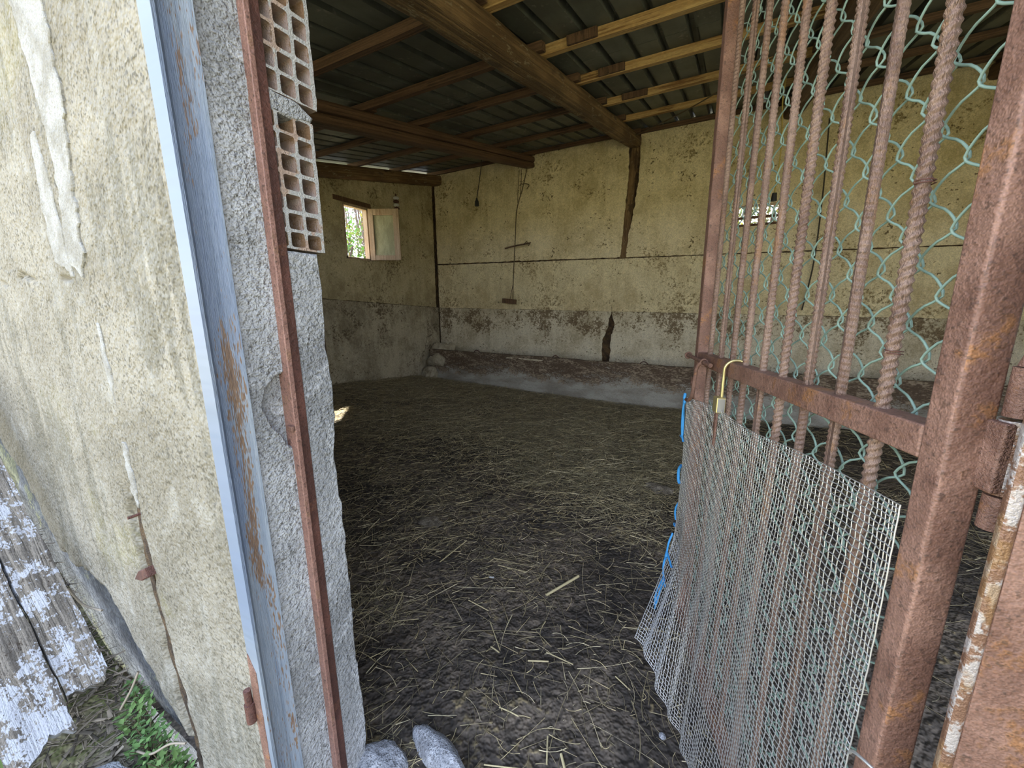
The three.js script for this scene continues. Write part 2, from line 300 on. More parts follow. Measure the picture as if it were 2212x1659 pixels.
// ---------------------------------------------------------------- roof: beams, battens and ribbed sheets on a slope that rises to the back
const SL = 0.197, roofY = (z, y0 = 3.64) => y0 - SL * (z + 6);   // y0: level over the back wall
const slopeAng = Math.atan(SL);
{
  const ce = struct('ceiling', 'dark ribbed metal roof on timber battens and beams', 'ceiling');
  // beams run up the slope
  const beam = (name, x0, x1, depth, z0, z1, m, label, top = 3.64, wob = 0.006, s = 1) => {
    const L = (z0 - z1) / Math.cos(slopeAng), g = new THREE.BoxGeometry(x1 - x0, depth, L, 4, 4, 60), p = g.attributes.position;
    for (let i = 0; i < p.count; i++) {
      const z = p.getZ(i), x = p.getX(i), y = p.getY(i), ch = Math.abs(Math.abs(x) - (x1 - x0) / 2) < 1e-4 && Math.abs(Math.abs(y) - depth / 2) < 1e-4 ? 0.86 : 1;
      p.setX(i, x * ch + wob * 2 * (fnoise(z * 2.5 + 30, y * 8 + 9, s, 3) - 0.5)); p.setY(i, y * ch + wob * 2 * (fnoise(z * 2.5 + 70, x * 8 + 9, s + 3, 3) - 0.5));
    }
    const q = planar(g, 0.5, 1.6); // grain along the length
    const uv = q.attributes.uv, pp = q.attributes.position;
    for (let i = 0; i < pp.count; i++) uv.setXY(i, (pp.getX(i) + pp.getY(i)) / 0.5, pp.getZ(i) / 1.6);
    q.rotateX(slopeAng).translate((x0 + x1) / 2, roofY((z0 + z1) / 2, top) - depth / 2 / Math.cos(slopeAng), (z0 + z1) / 2);
    q.computeVertexNormals();
    const o = mesh(name, q, m, ce); o.userData.label = label; return o;
  };
  beam('roof_beam', -1.335, -1.165, 0.145, -0.4, -6.02, M.woodBeam, 'thick weathered beam with whitish stains', 3.64, 0.012, 3);
  beam('roof_beam', -2.9, -2.745, 0.085, -0.4, -5.97, M.woodOld, 'dark double plank beam', 3.64, 0.003, 5);
  beam('roof_beam', -2.9, -2.75, 0.075, -0.4, -5.97, M.woodOld, 'dark double plank beam', 3.552, 0.003, 8);
  beam('roof_beam', -4.76, -4.56, 0.16, -0.4, -6.0, M.woodBeam, 'grey timber wall plate over the side wall', 3.64, 0.006, 9);
  beam('roof_beam', 0.45, 0.62, 0.15, -0.4, -6.02, M.woodOld, 'dark beam behind the gate', 3.64, 0.01, 11);
  beam('roof_beam', 2.1, 2.28, 0.15, -0.4, -6.02, M.woodOld, 'dark beam behind the gate', 3.64, 0.01, 13);
  // battens cross the beams; pieces lapped at the beams
  const rows = [-0.55, -1.22, -1.95, -2.68, -3.38, -4.18, -5.0, -5.9], xs = [-4.8, -2.83, -1.25, 0.53, 2.2, 3.8];
  rows.forEach((z, r) => {
    for (let k = 0; k < xs.length - 1; k++) {
      const fresh = k === 2 && r > 0 && r < 7, x0 = xs[k] - (k ? 0.08 : 0), x1 = xs[k + 1] + 0.1, zz = z + (k % 2 ? 0.045 : -0.02) + (k === 2 ? -0.03 : 0), h = fresh ? 0.055 : 0.05, w = 0.06;
      const g = new THREE.BoxGeometry(x1 - x0, h, w, 24, 1, 1), p = g.attributes.position;
      for (let i = 0; i < p.count; i++) { const x = p.getX(i); p.setY(i, p.getY(i) + 0.008 * (fnoise(x * 1.7 + r * 5 + k * 3 + 20, 4, 77, 2) - 0.5)); p.setZ(i, p.getZ(i) + 0.012 * (fnoise(x * 1.3 + r * 5 + k * 3 + 20, 9, 78, 2) - 0.5)); }
      const q = g.toNonIndexed(), uv = q.attributes.uv, pp = q.attributes.position;
      for (let i = 0; i < pp.count; i++) uv.setXY(i, (pp.getZ(i) + pp.getY(i)) / 0.4 + r * 0.13, (pp.getX(i)) / 1.4 + k * 0.37 + r * 0.21);
      q.rotateX(slopeAng).translate((x0 + x1) / 2, roofY(zz) + h / 2 + 0.004, zz); q.computeVertexNormals();
      const o = mesh('batten', q, fresh ? M.woodNew : M.woodOld, ce); if (fresh) o.userData.label = 'fresh yellow batten';
      if (fresh && r < 6 && k === 2) {   // short offcut lapped beside the joint
        const b = rbox(x0 + 0.32, x0 + 0.46 + 0.1 * rnd(), 0, 0.05, 0.032, 0.06, 0.003); b.rotateX(slopeAng).translate(0, roofY(zz) + 0.006, zz); mesh('batten_offcut', planar(b, 0.4), M.woodOld, ce);
      }
    }
  });
  // ribbed sheets: 0.96 m wide, five ribs each, two lengths lapped
  const pitch = 0.19, n = 5, w = pitch * n, th = 0.0016, prof = [];
  for (let i = 0; i < n; i++) { const x = i * pitch; prof.push([x, 0], [x + 0.137, 0], [x + 0.145, 0.05], [x + 0.178, 0.05], [x + 0.186, 0]); }
  prof.push([w + 0.01, 0]);
  const sheet = (L) => {
    const sh = new THREE.Shape([...prof.map(([x, y]) => new THREE.Vector2(x, y)), ...prof.slice().reverse().map(([x, y]) => new THREE.Vector2(x, y + th))]);
    return planar(new THREE.ExtrudeGeometry(sh, { depth: L, bevelEnabled: false }), 1.5);
  };
  const gLow = sheet(3.05), gHigh = sheet(3.16);
  for (let k = 0; k < 10; k++) {
    const x = -5.05 + k * w;
    for (const [g, zFront, dy, L] of [[gLow, -0.27, 0, 3.05], [gHigh, -3.16, -0.003, 3.16]]) {
      const o = mesh('roof_sheet', g, M.roof, ce), zBack = zFront - L * Math.cos(slopeAng);
      o.rotation.x = slopeAng; o.position.set(x, roofY(zBack) + 0.064 + dy, zBack);
    }
  }
}

// ---------------------------------------------------------------- back wall: plaster coats over an earth core, with open joints
{
  const wb = struct('wall_back', 'yellowed plaster wall behind the manger with open joints', 'wall');
  const z0 = ZB - 0.02, topY = 3.72, wx0 = 0.06, wx1 = 0.56, wy0 = 2.36, wy1 = 2.6;
  const core = new THREE.Shape([[XL - 0.12, -0.3], [XR + 0.2, -0.3], [XR + 0.2, topY], [XL - 0.12, topY]].map((p) => new THREE.Vector2(...p)));
  core.holes.push(new THREE.Path([[wx0, wy0], [wx0, wy1], [wx1, wy1], [wx1, wy0]].map((p) => new THREE.Vector2(...p))));
  mesh('core', planar(new THREE.ExtrudeGeometry(core, { depth: 0.2, bevelEnabled: false }).translate(0, 0, z0 - 0.2), 0.8), M.earth, wb);
  const ju = (x) => 2.045 - 0.0245 * (x + 1.25), jl = (x) => 1.275 - 0.0215 * (x + 1.25);
  const coat = (pts, m, o = {}) => mesh('plaster_coat', planar(slab(pts, 0.02, { amp: 0.008, step: 0.03, bevel: 0.004, ...o }).translate(0, 0, z0), 2.0), m, wb);
  // upper left and upper right, with the broken strip between them
  coat([[XL + 0.02, ju(XL) + 0.02, 0.012], [-1.38, ju(-1.38) + 0.018, 0.02], [-1.36, 2.5, 0.02], [-1.33, 2.9, 0.02], [-1.32, 3.3, 0.02], [-1.32, topY - 0.05, 0.03], [XL + 0.02, topY - 0.04, 0.008]], M.innerHigh, { s: 3 });
  coat([[-1.29, ju(-1.29) + 0.012], [XR, ju(XR) + 0.012, 0], [XR, topY, 0], [-1.17, topY, 0.012], [-1.165, 3.2, 0.02], [-1.2, 2.75, 0.02], [-1.27, 2.4, 0.02]], M.innerHigh, { s: 7, holes: [[[wx0, wy0], [wx0, wy1], [wx1, wy1], [wx1, wy0]]] });
  // middle course
  coat([[XL + 0.02, jl(XL) + 0.005, 0.006], [-1.48, jl(-1.48) + 0.005, 0.012], [-1.44, ju(-1.4) - 0.008, 0.008]  , [XL + 0.02, ju(XL) - 0.01, 0.008]], M.innerMid, { s: 13 });
  coat([[-1.472, jl(-1.47) + 0.005, 0.006], [XR, jl(XR) + 0.006, 0], [XR, ju(XR) - 0.008, 0.008], [-1.432, ju(-1.4) - 0.008, 0.012]], M.innerMid, { s: 17 });
  // low course; the gap between them is the broken hole
  coat([[XL + 0.02, -0.2, 0], [-1.6, -0.2, 0.02], [-1.6, 0.85, 0.02], [-1.53, 1.02, 0.015], [-1.51, 1.17, 0.01], [-1.47, jl(-1.47) - 0.004, 0.006], [XL + 0.02, jl(XL) - 0.008, 0.006]], M.innerLow, { s: 19 });
  coat([[-1.5, -0.2, 0], [XR, -0.2, 0], [XR, jl(XR) - 0.005, 0.006], [-1.462, jl(-1.46) - 0.004, 0.01], [-1.45, 1.19, 0.015], [-1.41, 1.08, 0.02], [-1.46, 0.93, 0.02]], M.innerLow, { s: 23 });
  // split timber showing in the broken strip
  const post = new THREE.BoxGeometry(0.1, 1.62, 0.02, 8, 90, 2), p = post.attributes.position;
  for (let i = 0; i < p.count; i++) { p.setX(i, p.getX(i) * (0.75 + 0.6 * fnoise(p.getY(i) * 3 + 8, 2, 61, 3)) + 0.05 * (fnoise(p.getY(i) * 2 + 18, 2, 62, 3) - 0.5)); p.setZ(i, p.getZ(i) + 0.03 * (fnoise(p.getY(i) * 12 + 8, p.getX(i) * 60 + 9, 63, 3) - 0.5)); }
  post.computeVertexNormals();
  mesh('split_timber', planar(post.rotateZ(-0.06).translate(-1.285, 2.82, z0 + 0.004), 0.35, 0.9), M.woodBeam, wb);
}
{
  const w2 = struct('window_2', 'small barred opening in the back wall behind the gate', 'window');
  mesh('bar', planar(rbox(0.05, 0.57, 2.43, 2.46, -6.06, -6.03, 0.004), 0.4), M.woodOld, w2);
  mesh('frame', planar(rbox(0.03, 0.6, 2.335, 2.362, -6.1, -5.975, 0.004), 0.4), M.woodOld, w2);
  for (let k = 1; k < 6; k++) mesh('grille_wire', wire([V(0.06 + k * 0.085, 2.36, -5.99), V(0.06 + k * 0.085, 2.6, -5.99)], 0.0015), M.rustDark, w2);
}

// ---------------------------------------------------------------- left wall with the window
{
  const wl = struct('wall_left', 'dim stained plaster side wall around the small window', 'wall');
  const za = -3.98, zb = -4.43, y0 = 2.055, y1 = 2.8, top = (z) => roofY(z) - 0.02;
  // shape in (u = -z, y), extruded then turned so that +extrude points to +x
  const turn = (g, x) => g.rotateY(Math.PI / 2).translate(x, 0, 0);   // (u,y,d) -> (d, y, -u)
  const hole = [[-za, y0], [-za, y1], [-zb, y1], [-zb, y0]];
  const core = new THREE.Shape([[0.5, -0.3], [6.2, -0.3], [6.2, top(-6.2)], [0.5, top(-0.5)]].map((p) => new THREE.Vector2(...p)));
  core.holes.push(new THREE.Path(hole.map((p) => new THREE.Vector2(...p))));
  mesh('core', planar(turn(new THREE.ExtrudeGeometry(core, { depth: 0.1, bevelEnabled: false }), XL - 0.12), 0.8), M.earth, wl);
  const j = (u) => 1.492 - 0.055 * (u - 3.5);
  const coat = (pts, m, o = {}) => mesh('plaster_coat', planar(turn(slab(pts, 0.02, { amp: 0.007, step: 0.03, bevel: 0.003, ...o }), XL - 0.02), 2.0), m, wl);
  coat([[3.5, j(3.5) + 0.006], [5.92, j(5.92) + 0.006, 0.012], [5.945, top(-5.95) - 0.1, 0.006], [3.5, top(-3.5) - 0.1, 0]], M.innerLeft, { s: 29, holes: [hole] });
  coat([[3.5, -0.2, 0], [5.985, -0.2, 0], [5.985, j(5.98) - 0.006], [3.5, j(3.5) - 0.006, 0]], M.innerLeftLow, { s: 31 });
  coat([[0.5, -0.2, 0], [3.4, -0.2, 0], [3.4, top(-3.4) - 0.1, 0], [0.5, top(-0.5) - 0.1, 0]], M.innerLeft, { s: 37 });
  mesh('timber_post', planar(rbox(XL - 0.02, XL + 0.035, -0.2, 2.15, -3.49, -3.41, 0.006), 0.4, 1.2), M.woodOld, wl);
  // low broken render heap in the corner above the manger
  const patch = slab([[5.35, 0.05], [5.75, 0.1], [5.8, 0.75], [5.72, 0.86], [5.6, 0.82], [5.55, 0.6], [5.42, 0.5]], 0.035, { amp: 0.03, step: 0.05, s: 41, bevel: 0.008 });
  mesh('render_patch', planar(turn(patch, XL), 0.9), M.innerLeftLow, wl);

  const w1 = struct('window_1', 'small window with a wooden shutter swung open into the stable', 'window');
  const fr = 0.03;
  for (const [a, b, c, d] of [[za, za - fr, y0, y1], [zb + fr, zb, y0, y1]]) mesh('frame', planar(rbox(XL - 0.08, XL + 0.005, c, d, b, a, 0.003), 0.3, 0.9), M.woodFrame, w1);
  for (const [c, d] of [[y0, y0 + fr], [y1 - fr, y1]]) mesh('frame', planar(rbox(XL - 0.08, XL + 0.005, c, d, zb, za, 0.003), 0.3, 0.9), M.woodFrame, w1);
  mesh('lintel', planar(rbox(XL - 0.03, XL + 0.012, y1 + 0.005, y1 + 0.07, zb - 0.06, za + 0.14, 0.006), 0.3, 0.9), M.woodOld, w1);
  const sh = new THREE.Group(); sh.name = 'shutter'; sh.userData.label = 'pale wooden shutter with a board panel'; w1.add(sh);
  const SW = 0.45, sy0 = y0 + 0.01, sy1 = y1 - 0.01;
  const piece = (x0, x1, a, b, m, z0 = -0.016, z1 = 0.016) => mesh(m === M.pane ? 'panel' : 'rail', planar(rbox(x0, x1, a, b, z0, z1, 0.003), 0.3, 0.9), m, sh);
  piece(0, 0.07, sy0, sy1, M.woodFrame); piece(SW - 0.085, SW, sy0, sy1, M.woodFrame); piece(0.072, SW - 0.087, sy0, sy0 + 0.07, M.woodFrame); piece(0.072, SW - 0.087, sy1 - 0.085, sy1, M.woodFrame);
  piece(0.072, SW - 0.087, sy0 + 0.072, sy1 - 0.087, M.pane, -0.014, -0.006);
  sh.position.set(XL + 0.02, 0, zb + 0.012); sh.rotation.y = THREE.MathUtils.degToRad(28);
}
{ const wr = struct('wall_right', 'plaster side wall beyond the gate', 'wall');   // outside the frame, with one opening added to bring in light
  const top = (z) => roofY(z) + 0.02, sh = new THREE.Shape([[0.3, -0.3], [6.2, -0.3], [6.2, top(-6.2)], [0.3, top(-0.3)]].map((p) => new THREE.Vector2(...p)));
  for (const [a, b, c, d] of [[0.9, 2.2, 0.9, 2.3]]) sh.holes.push(new THREE.Path([[a, c], [a, d], [b, d], [b, c]].map((p) => new THREE.Vector2(...p))));
  mesh('core', planar(new THREE.ExtrudeGeometry(sh, { depth: 0.2, bevelEnabled: false }).rotateY(Math.PI / 2).translate(XR, 0, 0), 2), M.innerMid, wr);
}

// ---------------------------------------------------------------- front wall: rendered outside, door reveal with hollow bricks
{
  const wf = struct('wall_front', 'cream rendered outer wall with a rough door reveal', 'wall');
  const yT = 2.4, yL = 2.16;   // wall left of the door kept low: unseen gap added to let in light
  // body of the wall left of the door (behind the render and reveal coats), over the door and to the right with a wide unseen opening added for light
  mesh('core', planar(mergeGeometries([box(-5.0, -1.0, 0.9, yL, ZI, ZO - 0.06), box(-5, -1.0, -0.3, 0.9, ZI, ZO - 0.06), box(-1.0, -0.91, -0.3, yT, ZI + 0.01, ZO - 0.03)].map((g) => g.toNonIndexed())), 1.0), M.stoneDark, wf);
  const rt = new THREE.Shape([[0.4, -0.3], [XR + 0.2, -0.3], [XR + 0.2, yT], [-0.9, yT + 0.02], [-0.9, yT], [0.4, yT]].map((p) => new THREE.Vector2(...p)));
  rt.holes.push(new THREE.Path([[0.55, 0.1], [0.55, 2.34], [3.4, 2.34], [3.4, 0.1]].map((p) => new THREE.Vector2(...p))));
  mesh('outer_wall', planar(new THREE.ExtrudeGeometry(rt, { depth: ZO - ZI, bevelEnabled: false }).translate(0, 0, ZI), 2.0), M.render, wf);
  // render: two coats that part along an upright seam at x = -1.335
  const base = [[-1.27, 0.06], [-1.345, 0.03], [-1.487, 0.149], [-1.6, 0.266], [-1.728, 0.368], [-1.99, 0.418], [-2.214, 0.41], [-2.377, 0.556], [-2.5, 0.681], [-2.725, 0.806], [-3.2, 1.0], [-5, 1.5]];
  const baseY = (x) => { if (x > base[0][0]) return -0.3; for (let i = 1; i < base.length; i++) if (x >= base[i][0]) return lerp(base[i - 1][1], base[i][1], (x - base[i - 1][0]) / (base[i][0] - base[i - 1][0])); return 1.5; };
  const seamX = (y) => -1.335 + 0.07 * smooth(0.55, 0.05, y) + 0.022 * (fnoise(y * 14 + 3, 2, 47, 3) - 0.5) * smooth(1.1, 0.85, y);
  {
    const xs = [], ys = []; for (let x = -4.9; x < XJ - 0.02;) { xs.push(x); x += x < -2.9 ? 0.05 : x > -1.42 && x < -1.22 ? 0.0028 : 0.009; } xs.push(XJ - 0.022);
    for (let y = -0.2; y <= yL + 1e-6; y += 0.0085) ys.push(y);
    const pos = new Float32Array(xs.length * ys.length * 3), uv = new Float32Array(xs.length * ys.length * 2), idx = []; let k = 0;
    for (const y of ys) for (const x of xs) {
      const d = x - seamX(y), low = smooth(0.95, 0.6, y), edge = y - baseY(x) - 0.13 * (fnoise(x * 11 + 30, y * 11, 44, 4) - 0.5) - 0.01;
      let z = 0.006 * (fnoise(x * 5 + 30, y * 3 + 9, 45, 4) - 0.5) + 0.004 * (fnoise(x * 30 + 30, y * 22 + 9, 46, 3) - 0.5);
      if (d < 0) z -= 0.004 * low + 0.014 * smooth(0.98, 0.84, y) * smooth(-0.075 - 0.05 * fnoise(y * 7 + 2, 3, 50, 3), -0.055 - 0.05 * fnoise(y * 7 + 2, 3, 50, 3), d);
      z -= 0.014 * smooth(0.009, 0.002, Math.abs(y - 1.475 - 0.05 * (fnoise(x * 6 + 9, 3, 54, 3) - 0.5))) * smooth(-1.42, -1.46, x) * smooth(0.38, 0.5, fnoise(x * 11 + 4, 6, 55, 2));
      z -= 0.05 * smooth(0.022, -0.012, edge);
      pos[k * 3] = x; pos[k * 3 + 1] = y; pos[k * 3 + 2] = ZO + z; uv[k * 2] = x / 1.3; uv[k * 2 + 1] = y / 1.3; k++;
    }
    const W = xs.length; for (let j = 0; j < ys.length - 1; j++) for (let i = 0; i < W - 1; i++) { const a = j * W + i; idx.push(a, a + 1, a + W, a + 1, a + W + 1, a + W); }
    const g = new THREE.BufferGeometry(); g.setAttribute('position', new THREE.BufferAttribute(pos, 3)); g.setAttribute('uv', new THREE.BufferAttribute(uv, 2)); g.setIndex(idx); g.computeVertexNormals();
    mesh('render_coat', g, M.render, wf);
  }
  { // dark earth strip in the open seam, painting in its shadow line
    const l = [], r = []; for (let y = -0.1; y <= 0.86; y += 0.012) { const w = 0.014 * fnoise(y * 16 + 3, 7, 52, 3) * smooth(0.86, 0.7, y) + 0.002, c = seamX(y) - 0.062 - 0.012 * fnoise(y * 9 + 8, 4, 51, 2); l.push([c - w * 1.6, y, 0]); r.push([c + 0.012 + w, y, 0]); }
    mesh('seam_shade_strip', planar(slab([...r, ...l.reverse()], 0.003, { bevel: 0 }).translate(0, 0, ZO - 0.0185), 0.3), M.earth, wf);
  }
  // trowelled smears down the seam
  const smear = (pts, d, s) => mesh('plaster_smear', planar(slab(pts, d, { amp: 0.014, step: 0.011, s, bevel: 0.002 }).translate(0, 0, ZO - 0.003), 0.7), M.smear, wf);
  smear([[-1.39, 2.15], [-1.43, 2.05], [-1.4, 1.86], [-1.385, 1.7], [-1.43, 1.5], [-1.36, 1.455], [-1.335, 1.5], [-1.31, 1.65], [-1.27, 1.8], [-1.265, 1.95], [-1.27, 2.08], [-1.28, 2.15]], 0.006, 53);
  smear([[-1.5, 1.79], [-1.53, 1.65], [-1.53, 1.5], [-1.43, 1.46], [-1.44, 1.58], [-1.45, 1.7], [-1.47, 1.79]], 0.004, 57);
  smear([[-1.345, 1.345], [-1.35, 1.2], [-1.332, 1.14], [-1.325, 1.22], [-1.335, 1.345]], 0.004, 59);
  smear([[-1.345, 1.04], [-1.35, 0.9], [-1.33, 0.86], [-1.32, 0.93], [-1.33, 1.04]], 0.005, 61);
  mesh('foundation', planar(slab([[-5, -0.3, 0], [-1.2, -0.3, 0], [-1.2, 0.7, 0], [-5, 1.9, 0]], 0.02, { bevel: 0 }).translate(0, 0, ZO - 0.055), 0.9), M.stoneDark, wf);
  // reveal coats (u = -z, y), face at x = XJ
  const turn = (g, x) => g.rotateY(Math.PI / 2).translate(x, 0, 0);
  const rev = (pts, m, s, d = 0.05, x = XJ, step = 0.03) => mesh('reveal_coat', planar(turn(slab(pts, d, { amp: 0.004, step, s, bevel: 0.004 }), x - d - 0.004), 0.7), m, wf);
  rev([[0.437, -0.2, 0], [0.525, -0.2, 0], [0.525, 1.05, 0.006], [0.5, 1.07, 0.008], [0.475, 1.12, 0.006], [0.458, 1.17, 0.006], [0.47, 1.21, 0.006], [0.495, 1.235, 0.006], [0.525, 1.245, 0], [0.525, 2.4, 0], [0.437, 2.4, 0]], M.reveal, 63);
  rev([[0.44, 0.9, 0], [0.53, 0.9, 0], [0.53, 1.4, 0], [0.44, 1.4, 0]], M.reveal, 67, 0.035, XJ - 0.016);
  rev([[0.534, -0.2, 0], [0.63, -0.2, 0.006], [0.618, 0.05, 0.008], [0.63, 0.14, 0.006], [0.622, 0.4, 0.006], [0.625, 0.8, 0.01], [0.615, 1.0, 0.008], [0.632, 1.15, 0.008], [0.627, 1.3, 0.008], [0.632, 1.42, 0.006], [0.628, 1.498, 0.002], [0.534, 1.498, 0]], M.reveal, 71, 0.06, XJ, 0.022);
  // hollow bricks: cells open towards the doorway
  const brick = (u0, u1, y0, rows, cols, pit, s) => {
    const H = rows * pit, sh = new THREE.Shape(ragged([[u0, y0], [u1, y0], [u1, y0 + H], [u0, y0 + H]], 0.0025, 0.012, s)), pu = 0.0405, t = 0.0075;
    for (let r = 0; r < rows; r++) for (let c = 0; c < cols; c++) {
      const a = u1 - 0.005 - (c + 1) * pu + t / 2, b = a + pu - t, y = y0 + r * pit + t / 2, q = y + pit - t, e = 0.005, h = [];
      const J = (v) => v + 0.0022 * (hash(r * 9 + c, Math.round(v * 999), s) - 0.5);
      for (const [cx, cy, a0] of [[b - e, q - e, 0], [a + e, q - e, 1], [a + e, y + e, 2], [b - e, y + e, 3]]) for (let k = 0; k < 4; k++) { const g = (a0 + k / 3) * Math.PI / 2; h.push(new THREE.Vector2(J(cx) + e * Math.cos(g), J(cy) + e * Math.sin(g))); }
      sh.holes.push(new THREE.Path(h));
    }
    const g = turn(new THREE.ExtrudeGeometry(sh, { depth: 0.13, bevelEnabled: false }), XJ - 0.13);
    const o = new THREE.Group(); o.name = 'hollow_brick'; o.userData.label = 'hollow clay brick with square cells and a whitened face'; wf.add(o);
    const pg = planar(g, 0.25), m = mesh('shell', pg, M.brickCell, o);
    // face plate in the pale colour: split the triangles that look to +x
    const P = pg.attributes.position, N = pg.attributes.normal, U = pg.attributes.uv, f = { a: [], b: [] };
    for (let i = 0; i < P.count; i += 3) (N.getX(i) > 0.7 ? f.b : f.a).push(i, i + 1, i + 2);
    const pick = (ids) => { const q = new THREE.BufferGeometry(); for (const [nm, A, w] of [['position', P, 3], ['normal', N, 3], ['uv', U, 2]]) { const d = new Float32Array(ids.length * w); ids.forEach((id, k) => { for (let c = 0; c < w; c++) d[k * w + c] = A.array[id * w + c]; }); q.setAttribute(nm, new THREE.BufferAttribute(d, w)); } return q; };
    m.geometry = pick(f.a); mesh('face', pick(f.b), M.brickFace, o);
    mesh('cell_back', planar(turn(new THREE.ExtrudeGeometry(new THREE.Shape([[u0, y0], [u1, y0], [u1, y0 + H], [u0, y0 + H]].map((p) => new THREE.Vector2(...p))), { depth: 0.01, bevelEnabled: false }), XJ - 0.141), 0.25), M.brickCell, o);
    return o;
  };
  brick(0.515, 0.652, 1.507, 7, 3, 0.0395, 5);
  brick(0.515, 0.667, 1.815, 7, 3, 0.0425, 9);
  brick(0.515, 0.667, 2.13, 7, 3, 0.0425, 12);
  const mort = (pts, s) => mesh('mortar', planar(turn(slab(pts, 0.1, { amp: 0.005, step: 0.012, s, bevel: 0.004 }), XJ - 0.102), 0.4), M.reveal, wf);
  mort([[0.515, 1.785], [0.61, 1.78], [0.645, 1.786], [0.65, 1.795], [0.62, 1.81], [0.515, 1.814]], 73);
  mort([[0.515, 2.113], [0.655, 2.113], [0.66, 2.128], [0.515, 2.129]], 79);
}
// blue steel channel and brown steel stop: door trim
{
  const t1 = struct('trim_1', 'pale blue painted steel channel with rust at the door corner', 'door frame');
  // section in (x, z): a channel open to the doorway
  const ch = new THREE.Shape(), X0 = XJ - 0.006, X1 = XJ + 0.016, Za = -ZO - 0.006, Zb = -ZO + 0.062, th = 0.006;
  // as (u=-z, x)
  const P = [[Za, X0 - 0.02], [Za, X1], [Za + th, X1], [Za + th + 0.004, X0 + 0.012], [Za + th + 0.012, X0 + 0.003], [Zb - th - 0.016, X0 + 0.002], [Zb - th - 0.006, X0 + 0.006], [Zb - th, X1 - 0.009], [Zb - 0.002, X1 - 0.007], [Zb, X1 - 0.011], [Zb, X0 - 0.02]];
  P.forEach(([u, x], i) => (i ? ch.lineTo(u, x) : ch.moveTo(u, x))); ch.closePath();
  const g = new THREE.ExtrudeGeometry(ch, { depth: 2.6, bevelEnabled: false }).toNonIndexed();   // (u, x, h)
  const p = g.attributes.position, uv = g.attributes.uv;
  for (let i = 0; i < p.count; i++) { const u = p.getX(i), x = p.getY(i), h = p.getZ(i); p.setXYZ(i, x, h - 0.12, -u); uv.setXY(i, (u - Za) / (Zb - Za) * 0.98 + 0.01, (h - 0.12) / 2.5); }
  const idx = []; for (let i = 0; i < p.count; i += 3) idx.push(i, i + 1, i + 2); g.setIndex(idx); g.computeVertexNormals();
  mesh('channel', g, M.blue, t1);
  const lug = slab([[-0.868, 0.18], [-0.852, 0.2], [-0.85, 0.58], [-0.872, 0.62], [-0.878, 0.5], [-0.874, 0.3]], 0.005, { amp: 0.004, step: 0.02, s: 83, bevel: 0.001 });
  mesh('bare_flange', planar(lug.translate(0, 0, ZO + 0.002), 0.3), M.rust, t1);
  mesh('hinge_pin', planar(cyl(0.008, 0.045, 10).translate(-0.885, 0.5, ZO + 0.014), 0.2), M.rustDark, t1);
  mesh('hinge_pin', planar(cyl(0.011, 0.05, 10).translate(-0.884, 0.462, ZO + 0.014), 0.2), M.rustDark, t1);
  const t2 = struct('trim_2', 'brown steel door stop fixed to the reveal', 'door frame');
  mesh('stop_bar', planar(rbox(XJ - 0.02, XJ + 0.02, -0.12, 2.4, -0.527, -0.5145, 0.0025), 0.6), M.brown, t2);
  mesh('inner_leg', planar(rbox(XJ - 0.006, XJ + 0.004, -0.12, 2.42, -0.556, -0.528, 0.0015), 0.6), M.rustDark, t2);
  mesh('lug', planar(rbox(XJ + 0.0, XJ + 0.02, 1.105, 1.117, -0.514, -0.506, 0.002), 0.3), M.rust, t2);
  const t3 = struct('trim_3', 'rusty steel hinge post with a worn bright edge beside the gate', 'door frame');
  mesh('front_flange', planar(rbox(0.294, 0.402, -0.12, 2.42, -0.581, -0.5735, 0.002), 0.5), M.rust, t3);
  mesh('worn_edge', planar(rbox(0.281, 0.2945, -0.12, 2.42, -0.584, -0.572, 0.0045, 3), 0.3), M.worn, t3);
  mesh('side_leg', planar(rbox(0.394, 0.402, -0.12, 2.42, -0.66, -0.58, 0.002), 0.5), M.rustDark, t3);
  for (const [y, h, r] of [[1.281, 0.056, 0.0135], [1.137, 0.042, 0.013]]) mesh('knuckle', planar(cyl(r, h, 16).translate(0.305, y, -0.636), 0.2), M.rust, t3);
  mesh('pin_head', planar(cyl(0.011, 0.012, 14, 0.008).translate(0.305, 1.316, -0.636), 0.2), M.rust, t3);
  mesh('knuckle_tab', planar(mergeGeometries([rbox(0.305, 0.32, 1.256, 1.306, -0.637, -0.58, 0.002), rbox(0.305, 0.32, 1.118, 1.157, -0.637, -0.58, 0.002)].map((q) => q.toNonIndexed())), 0.2), M.rust, t3);
}

